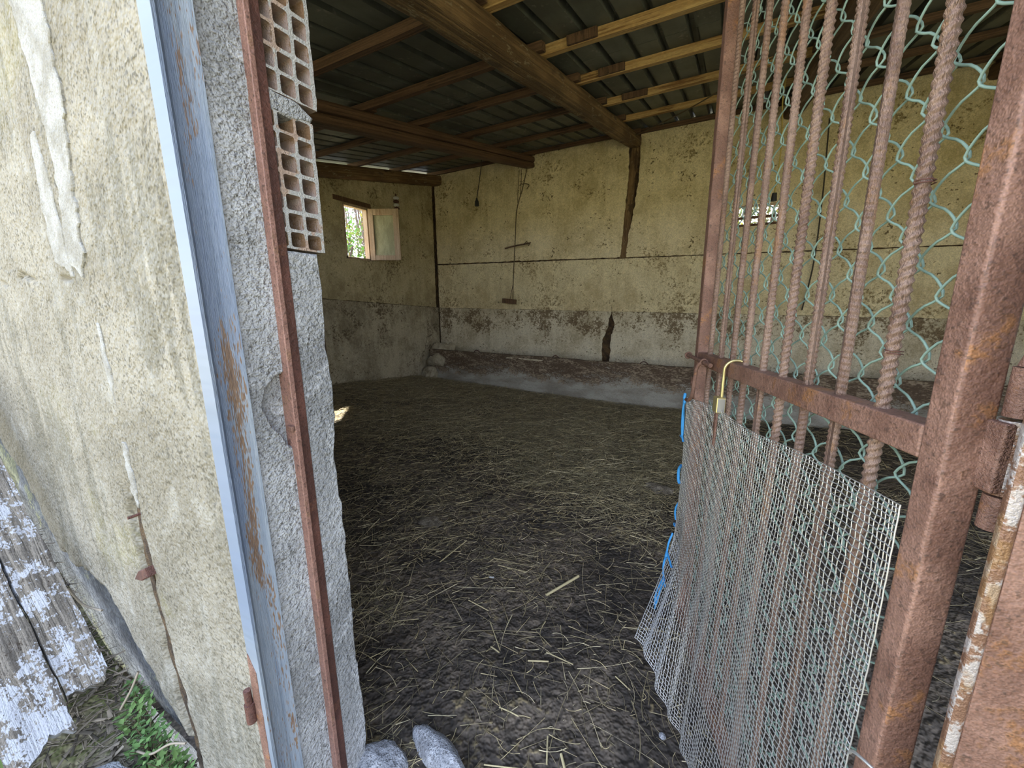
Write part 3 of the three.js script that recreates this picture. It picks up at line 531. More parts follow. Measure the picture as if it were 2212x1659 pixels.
// ---------------------------------------------------------------- gate
const KG = 0.87, GP = V(0.36 * KG, 0, -0.5 * KG), GA = THREE.MathUtils.degToRad(108);
function gatePoint(s, y, n) { return V(s, y, n).applyAxisAngle(V(0, 1, 0), GA).add(GP); }
const gateThing = (name, label, cat, group) => { const o = thing(name, label, cat, GP.toArray(), group); o.rotation.y = GA; return o; };
{
  const gate = gateThing('gate', 'rusty steel gate of ribbed bars with green chain link behind them', 'gate');
  const stileL = 1.225, yb = 0.07, yt = 2.4;
  const hollow = (x0, x1, y0, y1, z0, z1, r = 0.005) => planar(rbox(x0, x1, y0, y1, z0, z1, r, 3), 0.5);
  mesh('stile', hollow(0.204, 0.241, yb, yt, 0, 0.045), M.rust, gate);
  mesh('stile', hollow(stileL, 1.262, yb, yt, 0, 0.04), M.rust, gate);
  mesh('top_rail', hollow(0.242, stileL - 0.001, yt - 0.04, yt, 0.002, 0.04), M.rust, gate);
  mesh('bottom_rail', hollow(0.242, stileL - 0.001, yb, yb + 0.04, 0.002, 0.04), M.rust, gate);
  const mr = hollow(0, stileL - 0.242, -0.022, 0.022, 0, 0.036, 0.003); mr.rotateZ(-0.0225).translate(0.2415, 1.2045, 0.001);
  mesh('lock_rail', mr, M.rust, gate);
  // ribbed bars
  const bar = (h, kind, s) => {
    const r0 = 0.0076, segs = Math.round(h / 0.0022), sides = 14, pos = new Float32Array((segs + 1) * sides * 3), uv = new Float32Array((segs + 1) * sides * 2), idx = [];
    for (let i = 0; i <= segs; i++) {
      const y = h * i / segs;
      for (let k = 0; k < sides; k++) {
        const a = k / sides * Math.PI * 2; let rib;
        if (kind === 0) { const ph = (y / 0.0135 + a / (2 * Math.PI) * 2) % 1; rib = 0.0026 * Math.pow(Math.max(0, Math.sin(ph * Math.PI)), 2.5); }
        else { const half = a < Math.PI ? 1 : -1, ph = (((y / 0.011 + half * a / (2 * Math.PI) * 1.2) % 1) + 1) % 1; rib = 0.0023 * Math.pow(Math.max(0, Math.sin(ph * Math.PI)), 3) * Math.abs(Math.sin(a)) + 0.0006 * Math.pow(Math.abs(Math.cos(a)), 8); }
        const r = r0 + rib + 0.0004 * (hash(i, k, s) - 0.5) , o = (i * sides + k) * 3;
        pos[o] = r * Math.cos(a); pos[o + 1] = y; pos[o + 2] = r * Math.sin(a);
        uv[(i * sides + k) * 2] = a / 20 + s * 0.17; uv[(i * sides + k) * 2 + 1] = y / 0.5;
        if (i < segs) { const b = i * sides + k, c = i * sides + (k + 1) % sides; idx.push(b, b + sides, c, c, b + sides, c + sides); }
      }
    }
    const g = new THREE.BufferGeometry(); g.setAttribute('position', new THREE.BufferAttribute(pos, 3)); g.setAttribute('uv', new THREE.BufferAttribute(uv, 2)); g.setIndex(idx); g.computeVertexNormals(); return g;
  };
  const railY = (s) => 1.2045 - 0.0225 * (s - 0.2415), gLow = [bar(1.14, 0, 3), bar(1.14, 1, 5)], gUp = [bar(1.2, 0, 7), bar(1.2, 1, 9)];
  for (let i = 0; i < 9; i++) {
    const s = 0.338 + 0.1005 * i, kind = i === 0 || i === 3 ? 0 : 1, b = new THREE.Group(); b.name = 'bar'; gate.add(b); b.rotation.z = rr(-0.003, 0.003);
    b.position.set(s, 0, 0.02);
    const up = mesh('rod', gUp[kind], M.rustBar, b); up.position.y = railY(s); up.rotation.y = i * 1.3; up.scale.y = (yt - 0.03 - railY(s)) / 1.2;
    const lo = mesh('rod', gLow[kind], M.rustBar, b); lo.position.y = yb + 0.03; lo.rotation.y = i * 2.1; lo.scale.y = (railY(s) - yb - 0.03) / 1.14;
  }
  // chain link: upright zigzag wires hooked into their neighbours, behind the bars
  const cl = new THREE.Group(); cl.name = 'chain_link'; cl.userData.label = 'green coated chain link netting'; gate.add(cl);
  const A = 0.0205, T = 0.087;
  for (let i = 0; i < 24; i++) {
    const s0 = 0.262 + i * A * 2, pts = [], ph = i % 2 ? 0.5 : 0;
    const slump = 0.02 * (fnoise(i * 0.4 + 5, 3, 91, 2) - 0.5), far = smooth(18, 24, i);
    for (let y = 0.12; y < 2.36; y += T / 14) {
      const t = ((y + slump) / T + ph) % 1, tri = t < 0.5 ? t * 4 - 1 : 3 - t * 4, e = Math.sign(tri) * (1 - Math.pow(1 - Math.abs(tri), 1.35));
      const torn = far * 0.03 * (fnoise(y * 9, i * 3.3, 95, 2) - 0.5) + 0.012 * (fnoise(y * 4, i * 1.1, 96, 2) - 0.5) + (y < 1.0 ? 0.035 * (fnoise(y * 5, i * 0.8, 97, 2) - 0.5) : 0);
      pts.push(V(s0 + A * 1.06 * e + torn, y - 0.006 * Math.abs(e), 0.05 + 0.0045 * Math.sin(t * Math.PI * 2 + 0.8) + 0.02 * (fnoise(y * 2, i * 0.15, 98, 2) - 0.5)));
    }
    const lw = pts.filter((q) => q.x > 0.246 || q.z > 0.046);
    mesh('wire', wire(lw, 0.0019, 6), M.pvc, cl);
  }
  // bolt with loops and bent handle, lug
  const bolt = cyl(0.007, 0.3, 12).rotateZ(Math.PI / 2).translate(1.18, 1.183, -0.012);
  mesh('bolt', planar(bolt, 0.2), M.rust, gate);
  for (const s of [1.3, 1.1]) mesh('bolt_loop', planar(new THREE.TorusGeometry(0.011, 0.0035, 8, 16).rotateY(Math.PI / 2).translate(s, 1.183, -0.012), 0.2), M.rust, gate);
  mesh('bolt_handle', planar(tube([[1.1, 1.183, -0.02], [1.105, 1.17, -0.03], [1.115, 1.12, -0.034], [1.13, 1.06, -0.034], [1.16, 1.035, -0.036], [1.19, 1.03, -0.036]], 0.0065, 24, 8), 0.2), M.rust, gate);
  const lug = new THREE.Shape(); lug.moveTo(-0.02, -0.018); lug.lineTo(0.03, -0.018); lug.lineTo(0.03, 0.018); lug.lineTo(-0.02, 0.018); lug.closePath();
  lug.holes.push(new THREE.Path().absarc(0.014, 0, 0.007, 0, Math.PI * 2, true));
  mesh('lug', planar(new THREE.ExtrudeGeometry(lug, { depth: 0.004, bevelEnabled: false }).translate(1.272, 1.08, 0.004), 0.2), M.rust, gate);
  mesh('knuckle', planar(cyl(0.0145, 0.088, 16), 0.2), M.worn, gate).position.copy(V(0.305, 1.205, -0.636).sub(GP).applyAxisAngle(V(0, 1, 0), -GA));
  mesh('hinge_strap', planar(rbox(0.183, 0.206, 1.163, 1.247, 0.034, 0.05, 0.003), 0.2), M.rust, gate);
  mesh('tie_wire', wire([0, 1, 2, 3, 4, 5, 6, 7, 8, 9, 10, 11, 12].map((k) => V(0.338 + 0.0105 * Math.cos(k * 1.05), 1.305 + k * 0.0006, 0.02 + 0.0105 * Math.sin(k * 1.05))), 0.0008), M.rustDark, gate);
  mesh('tie_wire', wire([0, 1, 2, 3, 4, 5, 6, 7, 8, 9, 10, 11, 12].map((k) => V(0.338 + 0.0105 * Math.cos(k * 1.05), 1.535 + k * 0.0006, 0.02 + 0.0105 * Math.sin(k * 1.05))), 0.0008), M.rustDark, gate);
}
// square wire netting hung over the lower half of the gate
{
  const net = gateThing('wire_netting', 'galvanised square wire netting sagging over the lower half of the gate', 'netting');
  const ctl = [
    [[0.236, 1.118, -0.004], [0.45, 1.103, -0.006], [0.7, 1.073, -0.008], [0.95, 1.065, -0.008], [1.268, 1.02, -0.006]],
    [[0.23, 0.86, -0.006], [0.45, 0.86, -0.02], [0.7, 0.85, -0.014], [0.96, 0.83, -0.012], [1.27, 0.8, -0.006]],
    [[0.226, 0.6, -0.008], [0.45, 0.6, -0.026], [0.7, 0.59, -0.028], [0.96, 0.58, -0.02], [1.262, 0.57, -0.012]],
    [[0.223, 0.32, -0.012], [0.44, 0.32, -0.032], [0.69, 0.33, -0.05], [0.95, 0.34, -0.05], [1.225, 0.37, -0.03]],
    [[0.22, 0.03, -0.03], [0.44, 0.035, -0.05], [0.66, 0.04, -0.078], [0.83, 0.07, -0.118], [0.985, 0.155, -0.186]]];
  const cr = (p, t) => { const n = p.length - 1, x = clamp(t, 0, 1) * n, i = Math.min(n - 1, Math.floor(x)), f = x - i, P = (k) => { const q = p[clamp(k, 0, n)]; return q; }; const a = P(i - 1), b = P(i), c = P(i + 1), d = P(i + 2); return b.map((_, k) => 0.5 * (2 * b[k] + (c[k] - a[k]) * f + (2 * a[k] - 5 * b[k] + 4 * c[k] - d[k]) * f * f + (3 * b[k] - a[k] - 3 * c[k] + d[k]) * f * f * f)); };
  const surf = (u, v) => { const q = cr(ctl.map((r) => cr(r, u)), v); q[2] += -0.006 - 0.006 * Math.sin(u * 23 + v * 3) * smooth(0.1, 0.5, v) - 0.008 * smooth(0.35, 1, v) * Math.sin(u * 55 - v * 4) * smooth(0.3, 0.6, u) ; return V(q[0], q[1], q[2]); };
  const NU = 84, NV = 88, gs = [];
  for (let i = 0; i <= NU; i++) { const p = []; for (let j = 0; j <= NV; j++) p.push(surf(i / NU + 0.0016 * Math.sin(j * 1.7 + i), j / NV)); gs.push(wire(p, i === 0 || i === NU ? 0.0013 : 0.00105)); }
  const g2 = [];
  for (let j = 0; j <= NV; j++) { const p = []; for (let i = 0; i <= NU; i++) { const q = surf(i / NU, j / NV + 0.0012 * Math.sin(i * 2.1 + j)); q.z -= 0.0008; p.push(q); } g2.push(wire(p, 0.00105)); }
  mesh('upright_wires', mergeGeometries(gs), M.steel, net).userData.kind = 'stuff';
  mesh('cross_wires', mergeGeometries(g2), M.steel, net).userData.kind = 'stuff';
  mesh('loose_end', tube([[0.2235, 0.72, -0.02], [0.2, 0.75, -0.03], [0.17, 0.755, -0.02], [0.155, 0.735, -0.008]], 0.0022, 20, 6), M.steel, net);
}
{ // padlock over the lock rail
  const lock = gateThing('padlock', 'brass padlock hanging by its long shackle from the gate rail', 'padlock');
  mesh('shackle', tube([[0.905, 1.09, -0.012], [0.905, 1.17, -0.012], [0.904, 1.2, -0.01], [0.903, 1.214, 0.003], [0.902, 1.218, 0.018], [0.902, 1.214, 0.034], [0.902, 1.2, 0.043], [0.902, 1.15, 0.044]], 0.0042, 40, 10), M.brass, lock);
  const body = rbox(0.888, 0.923, 1.06, 1.108, -0.03, -0.004, 0.004, 3);
  mesh('body', body, M.brass, lock);
  mesh('side_plate', rbox(0.8872, 0.888, 1.064, 1.104, -0.027, -0.007, 0.0003), M.lockFace, lock);
  mesh('keeper', planar(slab([[0.905, 1.06], [0.918, 1.055], [0.922, 1.02], [0.915, 0.985], [0.918, 0.96], [0.91, 0.955], [0.905, 1.0]], 0.004, { amp: 0.002, step: 0.006, s: 3, bevel: 0.0008 }).translate(0, 0, -0.022), 0.2), M.rust, lock);
}
{ // blue twine ties along the latch side
  const tie = (label, strands) => { const t = gateThing('twine_tie', label, 'twine', 'blue twine ties on the netting'); strands.forEach((p, k) => mesh(k ? 'strand' : 'knot', tube(p, k ? 0.0042 : 0.006, p.length * 6, 6), M.twine, t)); };
  tie('blue twine knotted under the gate latch with a long tail', [
    [[1.27, 1.035, -0.02], [1.262, 1.02, -0.024], [1.275, 1.012, -0.018], [1.264, 1.002, -0.022], [1.276, 0.995, -0.018]],
    [[1.27, 1.03, -0.02], [1.28, 1.0, -0.02], [1.284, 0.93, -0.016], [1.285, 0.86, -0.014]],
    [[1.262, 1.02, -0.02], [1.274, 0.98, -0.022], [1.288, 0.9, -0.018], [1.29, 0.85, -0.014], [1.32, 0.845, -0.012]],
    [[1.285, 0.855, -0.014], [1.262, 0.84, -0.016]]]);
  tie('short loop of blue twine on the netting edge halfway down the gate', [
    [[1.268, 0.735, -0.014], [1.285, 0.715, -0.016], [1.29, 0.69, -0.016], [1.28, 0.665, -0.016], [1.27, 0.655, -0.014]]]);
  tie('thin blue twine loop and small knot low on the netting edge', [
    [[1.27, 0.47, -0.016], [1.28, 0.465, -0.018], [1.27, 0.46, -0.016]],
    [[1.265, 0.57, -0.014], [1.28, 0.54, -0.018], [1.282, 0.51, -0.018], [1.27, 0.49, -0.016]]]);
  tie('frayed bunch of blue twine hanging over the bottom flap of the netting', [
    [[1.235, 0.36, -0.05], [1.225, 0.345, -0.055], [1.245, 0.34, -0.05], [1.23, 0.33, -0.055]],
    [[1.25, 0.44, -0.03], [1.24, 0.4, -0.045], [1.24, 0.35, -0.05]],
    [[1.24, 0.36, -0.05], [1.19, 0.355, -0.05], [1.15, 0.35, -0.05]],
    [[1.24, 0.345, -0.05], [1.235, 0.3, -0.06], [1.2, 0.265, -0.065], [1.16, 0.25, -0.065]],
    [[1.19, 0.27, -0.066], [1.21, 0.22, -0.075], [1.22, 0.17, -0.085], [1.21, 0.12, -0.09]],
    [[1.18, 0.265, -0.066], [1.2, 0.2, -0.075], [1.195, 0.15, -0.085], [1.2, 0.11, -0.09]]]);
}

// ---------------------------------------------------------------- manger along the back wall
{
  const tr = thing('feeding_trough', 'long rough concrete feeding trough along the back wall', 'trough', [0, 0, 0]);
  const x0 = -4.55, x1 = XR - 0.02, zf = -5.4;
  const tall = (x) => lerp(0.63, 0.575, clamp((x + 4.5) / 4.3)), g = new THREE.BoxGeometry(x1 - x0, 1, 0.11, 200, 14, 3).translate((x0 + x1) / 2, 0.5, 0), p = g.attributes.position;
  for (let i = 0; i < p.count; i++) {
    const x = p.getX(i), t = p.getY(i), z = p.getZ(i), y = -0.15 + t * (tall(x) + 0.15 + 0.02 * (fnoise(x * 3 + 20, 2, 5, 3) - 0.5) * (t > 0.9 ? 1 : 0));
    p.setXYZ(i, x, y, zf + z - 0.05 + (z > 0 ? -0.05 * t + 0.03 * (fnoise(x * 2.4 + 20, t * 3 + 3, 7, 4) - 0.5) + 0.012 * (fnoise(x * 13 + 20, t * 12 + 3, 8, 2) - 0.5) : 0));
  }
  g.computeVertexNormals(); const q = planar(g, 1), uv = q.attributes.uv, pp = q.attributes.position;
  for (let i = 0; i < pp.count; i++) uv.setXY(i, pp.getX(i) / 1.9, clamp((pp.getY(i) + 0.05) / 0.7, 0.01, 0.97));
  mesh('front', q, M.trough, tr);
  mesh('basin', planar(box(x0, x1, -0.15, 0.3, ZB + 0.01, zf - 0.08), 1.2), M.earth, tr);
  mesh('end_wall', planar(rbox(x0, x0 + 0.12, 0, 0.6, ZB + 0.01, zf - 0.08, 0.02), 0.9), M.innerLeftLow, tr);
  for (const [px, py] of [[1030, 750], [1200, 764], [1391, 782]]) {
    const c = onAxis(px, py, 'z', zf - 0.08), y = tall(c.x) - 0.012;
    mesh('tie_ring', tube([[c.x - 0.055, y - 0.03, c.z], [c.x - 0.05, y + 0.015, c.z], [c.x, y + 0.045, c.z + 0.005], [c.x + 0.05, y + 0.015, c.z], [c.x + 0.055, y - 0.03, c.z]], 0.007, 24, 6), M.rustDark, tr);
  }
  [[-4.42, 0.6, -5.6, 0.16, 1], [-4.35, 0.45, -5.42, 0.12, 6], [-4.5, 0.2, -5.35, 0.14, 2], [-4.53, 0.4, -5.5, 0.13, 3], [-4.3, 0.64, -5.72, 0.09, 4]].forEach(([x, y, z, r, sd]) => mesh('broken_plaster', planar(rock(r, 1.1, 0.9, 0.8, sd + 20, 3, 0.35).translate(x, y, z), 0.5), M.innerLeftLow, tr));
  mesh('flaked_edge', planar(slab([[-3.0, 0.555], [-2.4, 0.54], [-2.35, 0.555], [-2.98, 0.57]], 0.02, { amp: 0.006, step: 0.02, s: 9, bevel: 0.003 }).translate(0, 0, zf - 0.06), 0.5), M.innerLow, tr);
}
// ---------------------------------------------------------------- hanging things
{
  const s = thing('lamp_holder', 'black empty lamp holder hanging on a long dark cord', 'lamp holder', [-3.2, 2.8, -5.0]);
  const top = roofY(-5.0);
  mesh('socket', new THREE.LatheGeometry([[0, 0.075], [0.012, 0.075], [0.016, 0.05], [0.028, 0.03], [0.03, -0.03], [0.025, -0.03], [0.022, 0], [0, 0]].map((q) => new THREE.Vector2(...q)), 14), M.black, s);
  mesh('cord', tube([[0, 0.07, 0], [0.03, 0.2, 0], [0.08, 0.45, 0], [0.11, 0.7, 0], [0.13, top - 2.8 + 0.01, 0]], 0.006, 30, 6), M.cord, s);
  const b = thing('light_bulb', 'glass light bulb hanging on a yellow cord in front of the back window', 'light bulb', [0.335, 2.24, -4.5]);
  mesh('bulb', new THREE.LatheGeometry([[0, -0.06], [0.02, -0.057], [0.04, -0.04], [0.046, -0.015], [0.038, 0.015], [0.022, 0.045], [0.018, 0.06]].map((q) => new THREE.Vector2(...q)), 18), new THREE.MeshPhysicalMaterial({ color: 0xffffff, roughness: 0.03, transmission: 1, thickness: 0, ior: 1.45 }), b);
  mesh('socket', cyl(0.025, 0.07, 14, 0.019).translate(0, 0.092, 0), M.black, b);
  mesh('cord', tube([[0, 0.125, 0], [0.01, 0.5, 0], [-0.02, 0.9, 0], [-0.01, roofY(-4.5) - 2.24 + 0.01, 0]], 0.006, 24, 6), M.yellowCord, b);
  // strings from the dark beam with a stick and a wooden block
  const h = thing('hanging_block', 'small wooden block hanging on a long knotted string from the dark beam', 'hanging block', [-3.1, 1.44, -5.85]);
  const P = (px, py) => { const q = onAxis(px, py, 'z', -5.85); return V(q.x + 3.1, q.y - 1.44, 0); };
  mesh('block', planar(rbox(-0.17, 0.07, -0.03, 0.045, -0.035, 0.035, 0.004).rotateZ(-0.1), 0.3), M.woodOld, h);
  mesh('string', tube([P(1108, 648), P(1109, 600), P(1113, 520), P(1117, 450), P(1128, 410), P(1139, 362)], 0.008, 40, 5), M.rope, h);
  mesh('string', tube([P(1102, 646), P(1109, 610)], 0.005, 10, 5), M.rope, h);
  mesh('string', tube([P(1118, 438), P(1119, 410), P(1122, 368)], 0.005, 10, 5), M.rope, h);
  mesh('string', tube([P(1124, 420), P(1126, 390), P(1126, 366)], 0.005, 10, 5), M.rope, h);
  mesh('knot', tube([P(1128, 398), P(1135, 397), P(1143, 400), P(1138, 408)], 0.007, 14, 5), M.rope, h);
  const st = thing('stick', 'thin crooked stick tied across the hanging string', 'stick', [0, 0, 0]);
  const Q = (px, py, dz = 0) => onAxis(px, py, 'z', -5.83 + dz);
  mesh('shaft', planar(tube([Q(1091, 537), Q(1105, 533), Q(1120, 530), Q(1144, 525)], 0.012, 14, 6), 0.2), M.woodOld, st);
  mesh('frayed_end', wire([Q(1130, 529), Q(1138, 521), Q(1142, 531), Q(1146, 523)], 0.008, 5), M.rope, st);
  const c1 = mesh('cable', tube([onAxis(1352, 302, 'z', -5.8), onAxis(1450, 255, 'z', -5.0), onAxis(1548, 200, 'z', -4.2), V(0.5, 3.2, -3.6)], 0.006, 40, 5), M.rope); tag(c1, 'thin grey cable strung from the thick beam across to the dark beam', 'cable');
  const c2 = mesh('cable', tube([onAxis(1792, 255, 'z', -5.9), onAxis(1775, 440, 'z', -5.92), onAxis(1755, 580, 'z', -5.94), onAxis(1732, 670, 'z', -5.95)], 0.008, 40, 5), M.cord); tag(c2, 'dark cable hanging down the back wall behind the gate', 'cable');
  const ins = thing('insulator', 'stacked ribbed insulator on the side wall above the shutter', 'insulator', [XL + 0.01, 2.88, -4.98]);
  [0, 1, 2, 3].forEach((k) => mesh('rib', new THREE.LatheGeometry([[0.012, 0], [0.045, 0.012], [0.045, 0.034], [0.012, 0.048]].map((q) => new THREE.Vector2(...q)), 14).translate(0.045, 0.052 * k, 0), k % 2 ? M.white : M.rustDark, ins));
  mesh('spindle', cyl(0.012, 0.25, 8).translate(0.045, 0.115, 0), M.rustDark, ins);
}

// ---------------------------------------------------------------- straw
{
  const strand = (bend, s) => {   // 1 m long, 1 m wide unit strand lying along x, tapered
    const pts = [], n = 5; for (let i = 0; i <= n; i++) { const t = i / n - 0.5; pts.push([t, bend * (0.25 - t * t) * 0.5, bend * 1.6 * (0.25 - t * t)]); }
    const pos = [], idx = []; pts.forEach(([x, y, z], i) => { const w = 0.5 * (0.7 + 0.3 * Math.sin(i + s)); pos.push(x, y, z - w * 0.012, x, y + 0.012 * w * 1.4, z, x, y, z + w * 0.012); if (i) { const a = (i - 1) * 3, b = i * 3; for (let k = 0; k < 3; k++) { const k2 = (k + 1) % 3; idx.push(a + k, b + k, a + k2, a + k2, b + k, b + k2); } } });
    const g = new THREE.BufferGeometry(); g.setAttribute('position', new THREE.Float32BufferAttribute(pos, 3)); g.setAttribute('uv', new THREE.Float32BufferAttribute(new Float32Array(pos.length / 3 * 2), 2)); g.setIndex(idx); g.computeVertexNormals(); return g;
  };
  const m = new THREE.MeshStandardMaterial({ color: 0xffffff, roughness: 0.75 });
  const st = thing('straw', 'loose straw and hay strewn over the stable floor', 'straw', [0, 0, 0], null, 'stuff');
  const geos = [strand(0.0, 1), strand(0.1, 2), strand(-0.16, 3)], o = new THREE.Object3D(), col = new THREE.Color();
  geos.forEach((g, k) => {
    const N = 23000, im = new THREE.InstancedMesh(g, m, N); im.name = 'strands'; im.userData.kind = 'stuff'; im.castShadow = im.receiveShadow = true; let c = 0, guard = 0;
    while (c < N && guard++ < 400000) {
      const x = rr(XL + 0.05, 2.2), z = rr(-5.42, -0.6);
      const near = smooth(-2.0, -3.6, z + 0.9 * (fnoise(x * 0.9 + 20, z * 0.9 + 20, 207, 3) - 0.5)), left = smooth(-0.5, -2.0, x);
      let d = 0.08 + 0.85 * near * (0.35 + 0.65 * smooth(0.35, 0.6, fnoise(x * 1.1 + 30, z * 1.1 + 30, 201, 3)));
      d = Math.max(d, 0.26 * left); if (z > -2.3) d = Math.max(d, 0.42 * smooth(-0.35, -1.0, x) * smooth(-2.4, -1.2, z) * smooth(0.35, 0.6, fnoise(x * 2.2 + 50, z * 2.2 + 50, 203, 2)));
      if (x > 0.25) d *= 0.1; if (z < -5.2 && x < -3) d *= 0.5;
      if (rnd() > d) continue;
      const L = (rnd() < 0.12 + 0.3 * near ? rr(0.16, 0.4) : rr(0.025, 0.13)), w = rr(0.002, 0.0042) + 0.004 * near * rnd();
      o.position.set(x, floorY(x, z) + 0.003 + rnd() * rnd() * (0.008 + 0.035 * near), z); o.rotation.set(rr(-0.12, 0.12), rr(0, Math.PI), rr(-0.12, 0.12) * (L > 0.14 ? 0.5 : 1)); o.scale.set(L, w / 0.012, w / 0.012 * 1.0);
      o.scale.y = Math.min(w / 0.012, 0.3); o.scale.z = w / 0.012; o.updateMatrix(); im.setMatrixAt(c, o.matrix);
      const br = rnd(), gold = 0.35 + rnd() * 0.6; const q = Math.min(1, br * br * gold + 0.14 * rnd()); col.setRGB(lerp(0.13, 0.74, q), lerp(0.11, 0.61, q), lerp(0.07, 0.33, q)); if (rnd() < 0.11) { const b = rr(0.75, 1.1); col.setRGB(0.74 * b, 0.64 * b, 0.4 * b); }
      im.setColorAt(c, col); c++;
    }
    im.count = c; st.add(im);
  });
  // the larger single stalks one can pick out
  const stalks = [[[1180, 1280], [1250, 1240], 0.009, 'thick split straw stalk lying alone on the dark mud'], [[1265, 1070], [1335, 1108], 0.004], [[950, 1213], [1008, 1165], 0.004], [[1060, 1385], [1078, 1400], 0.004], [[1075, 1215], [1135, 1230], 0.003], [[1140, 1418], [1185, 1418], 0.004], [[1012, 1290], [1055, 1310], 0.003], [[1058, 1330], [1080, 1395], 0.003], [[1180, 1395], [1238, 1425], 0.003], [[1330, 1450], [1362, 1480], 0.003], [[1183, 1580], [1181, 1640], 0.004], [[1212, 1620], [1222, 1659], 0.006, 'bright yellow straw stub on the mud by the threshold'], [[1045, 1640], [1180, 1655], 0.003], [[845, 1330], [870, 1280], 0.003], [[800, 1290], [860, 1275], 0.003], [[1300, 1000], [1290, 1060], 0.003], [[985, 1095], [1020, 1085], 0.004], [[1078, 1520], [1120, 1537], 0.003]];
  stalks.forEach(([a, b, r, lab]) => {
    const A = onAxis(...a, 'y', 0.012), B = onAxis(...b, 'y', 0.012); A.y = floorY(A.x, A.z) + r; B.y = floorY(B.x, B.z) + r;
    const mid = A.clone().lerp(B, 0.5); mid.y = Math.max(mid.y, floorY(mid.x, mid.z) + r);
    const t = mesh('straw_stalk', tube([A, mid, B], r * 0.75, 8, 6), M.stalk ??= plain(0.56, 0.47, 0.26, 0.7)); tag(t, lab ?? 'single pale straw stalk lying on the dark mud', 'straw', 'single straw stalks');
  });
}
// ---------------------------------------------------------------- small things on the floor
{
  const on = (px, py, dy = 0) => { const q = onAxis(px, py, 'y', 0.0); const r = onAxis(px, py, 'y', floorY(q.x, q.z) + dy); r.y = floorY(r.x, r.z) + dy; return r; };
  const wool = (px, py, r, label, m, group) => { const c = on(px, py, r * 0.25), o = mesh('wool_tuft', planar(rock(r, 1.3, 0.35, 1, px, 4, 0.9), 0.2), m); o.position.copy(c); tag(o, label, 'wool', group); };
  M.wool = mat((i, j) => mul(mixc([150, 140, 122], [112, 102, 88], clamp(0.5 + 0.4 * at('mid', i, j))), 1 + 0.06 * at('fine', i, j)), (i, j) => 0.5 + 0.15 * at('fine', i, j), 0.006, {}, 512, 512);
  wool(932, 1125, 0.05, 'grey tuft of wool lying on the dark mud', M.wool); wool(1420, 1055, 0.07, 'brownish tuft of wool on the mud near the gate', M.wool); wool(1375, 1000, 0.04, 'small pale tuft of wool in the straw near the gate', M.wool);
  const scrap = (px, py, w, d, a, label) => { const c = on(px, py, 0.012), g = new THREE.BoxGeometry(w, 0.002, d, 6, 1, 4), p = g.attributes.position; for (let i = 0; i < p.count; i++) p.setY(i, p.getY(i) + 0.012 * (fnoise(p.getX(i) * 40 + px, p.getZ(i) * 40, 7, 2) - 0.5)); g.computeVertexNormals(); const o = mesh('paper_scrap', g, M.white); o.position.copy(c); o.rotation.y = a; tag(o, label, 'scrap'); };
  scrap(1207, 985, 0.07, 0.05, 0.4, 'crumpled white scrap in the golden straw'); scrap(1062, 1247, 0.025, 0.01, 0.2, 'tiny white scrap on the dark mud'); scrap(752, 1320, 0.05, 0.02, 0.8, 'white scrap lying close to the door reveal');
  const stone = (name, c, g, label, rot = 0, m = M.granite) => { const o = mesh(name, planar(g, 0.3), m); o.position.copy(c); o.rotation.y = rot; tag(o, label, 'stone'); return o; };
  stone('stone', V(-0.80, 0.0, -0.63), rock(0.085, 1.0, 0.6, 0.75, 31, 4, 0.25), 'grey stone at the foot of the door reveal', 0.3);
  stone('stone', V(-0.655, 0.0, -0.735), rock(0.1, 1.35, 0.55, 0.42, 37, 4, 0.2), 'long pale granite stone lying across the threshold', -0.25);
  stone('pebble', on(1430, 1590, 0.004), rock(0.01, 1.1, 0.8, 1, 41, 2, 0.3), 'tiny pale pebble on the mud beside the netting');
  stone('rock', V(-1.47, -0.01, -0.19), rock(0.1, 1.1, 0.7, 0.8, 43, 4, 0.25), 'grey rock among weeds under the painted plank', 0.2);
}
// ---------------------------------------------------------------- old painted boards leaning along the wall
{
  const lay = (x0, y0, z0, z1, L, th, ang, s, notch) => {
    const W = z0 - z1, nx = 60, nz = 16, g = new THREE.BoxGeometry(L, th, W, nx, 2, nz), p = g.attributes.position;
    for (let i = 0; i < p.count; i++) {
      let x = p.getX(i) + L / 2, y = p.getY(i), z = p.getZ(i);
      const end = 0.11 * fnoise(z * 34 + 5, 3, s, 3) + notch * smooth(-0.05, 0.08, z); x = Math.max(x, end * (x < L * 0.3 ? 1 : 0));
      const wear = 0.012 * (fnoise(x * 6 + 3, z * 30 + 9, s + 2, 3) - 0.5) + 0.006 * (fnoise(x * 26, z * 60 + 9, s + 4, 2) - 0.5);
      if (Math.abs(z) > W / 2 - 1e-4) z += 0.014 * (fnoise(x * 9 + 3, y * 20, s + 6, 3) - 0.5) * 1.4;
      p.setXYZ(i, x, y + wear, z);
    }
    g.computeVertexNormals(); const q = planar(g, 0.5), uv = q.attributes.uv, pp = q.attributes.position;
    for (let i = 0; i < pp.count; i++) uv.setXY(i, (pp.getZ(i) + pp.getY(i)) / 0.34 + s * 0.13, pp.getX(i) / 0.55 + s * 0.31);
    q.rotateZ(ang).rotateY(Math.PI).translate(x0, y0, (z0 + z1) / 2); return q;
  };
  const A = mesh('board', lay(-1.57, 0.1, -0.085, -0.215, 1.6, 0.045, 0.76, 5, 0), M.plank); tag(A, 'weathered board with peeling white paint, longer one farther from the wall', 'board', 'old painted boards');
  const B = mesh('board', lay(-1.63, 0.16, -0.219, -0.315, 1.6, 0.045, 0.76, 9, 0.02), M.plank); tag(B, 'split board with peeling white paint, next to the rendered wall', 'board', 'old painted boards');
}
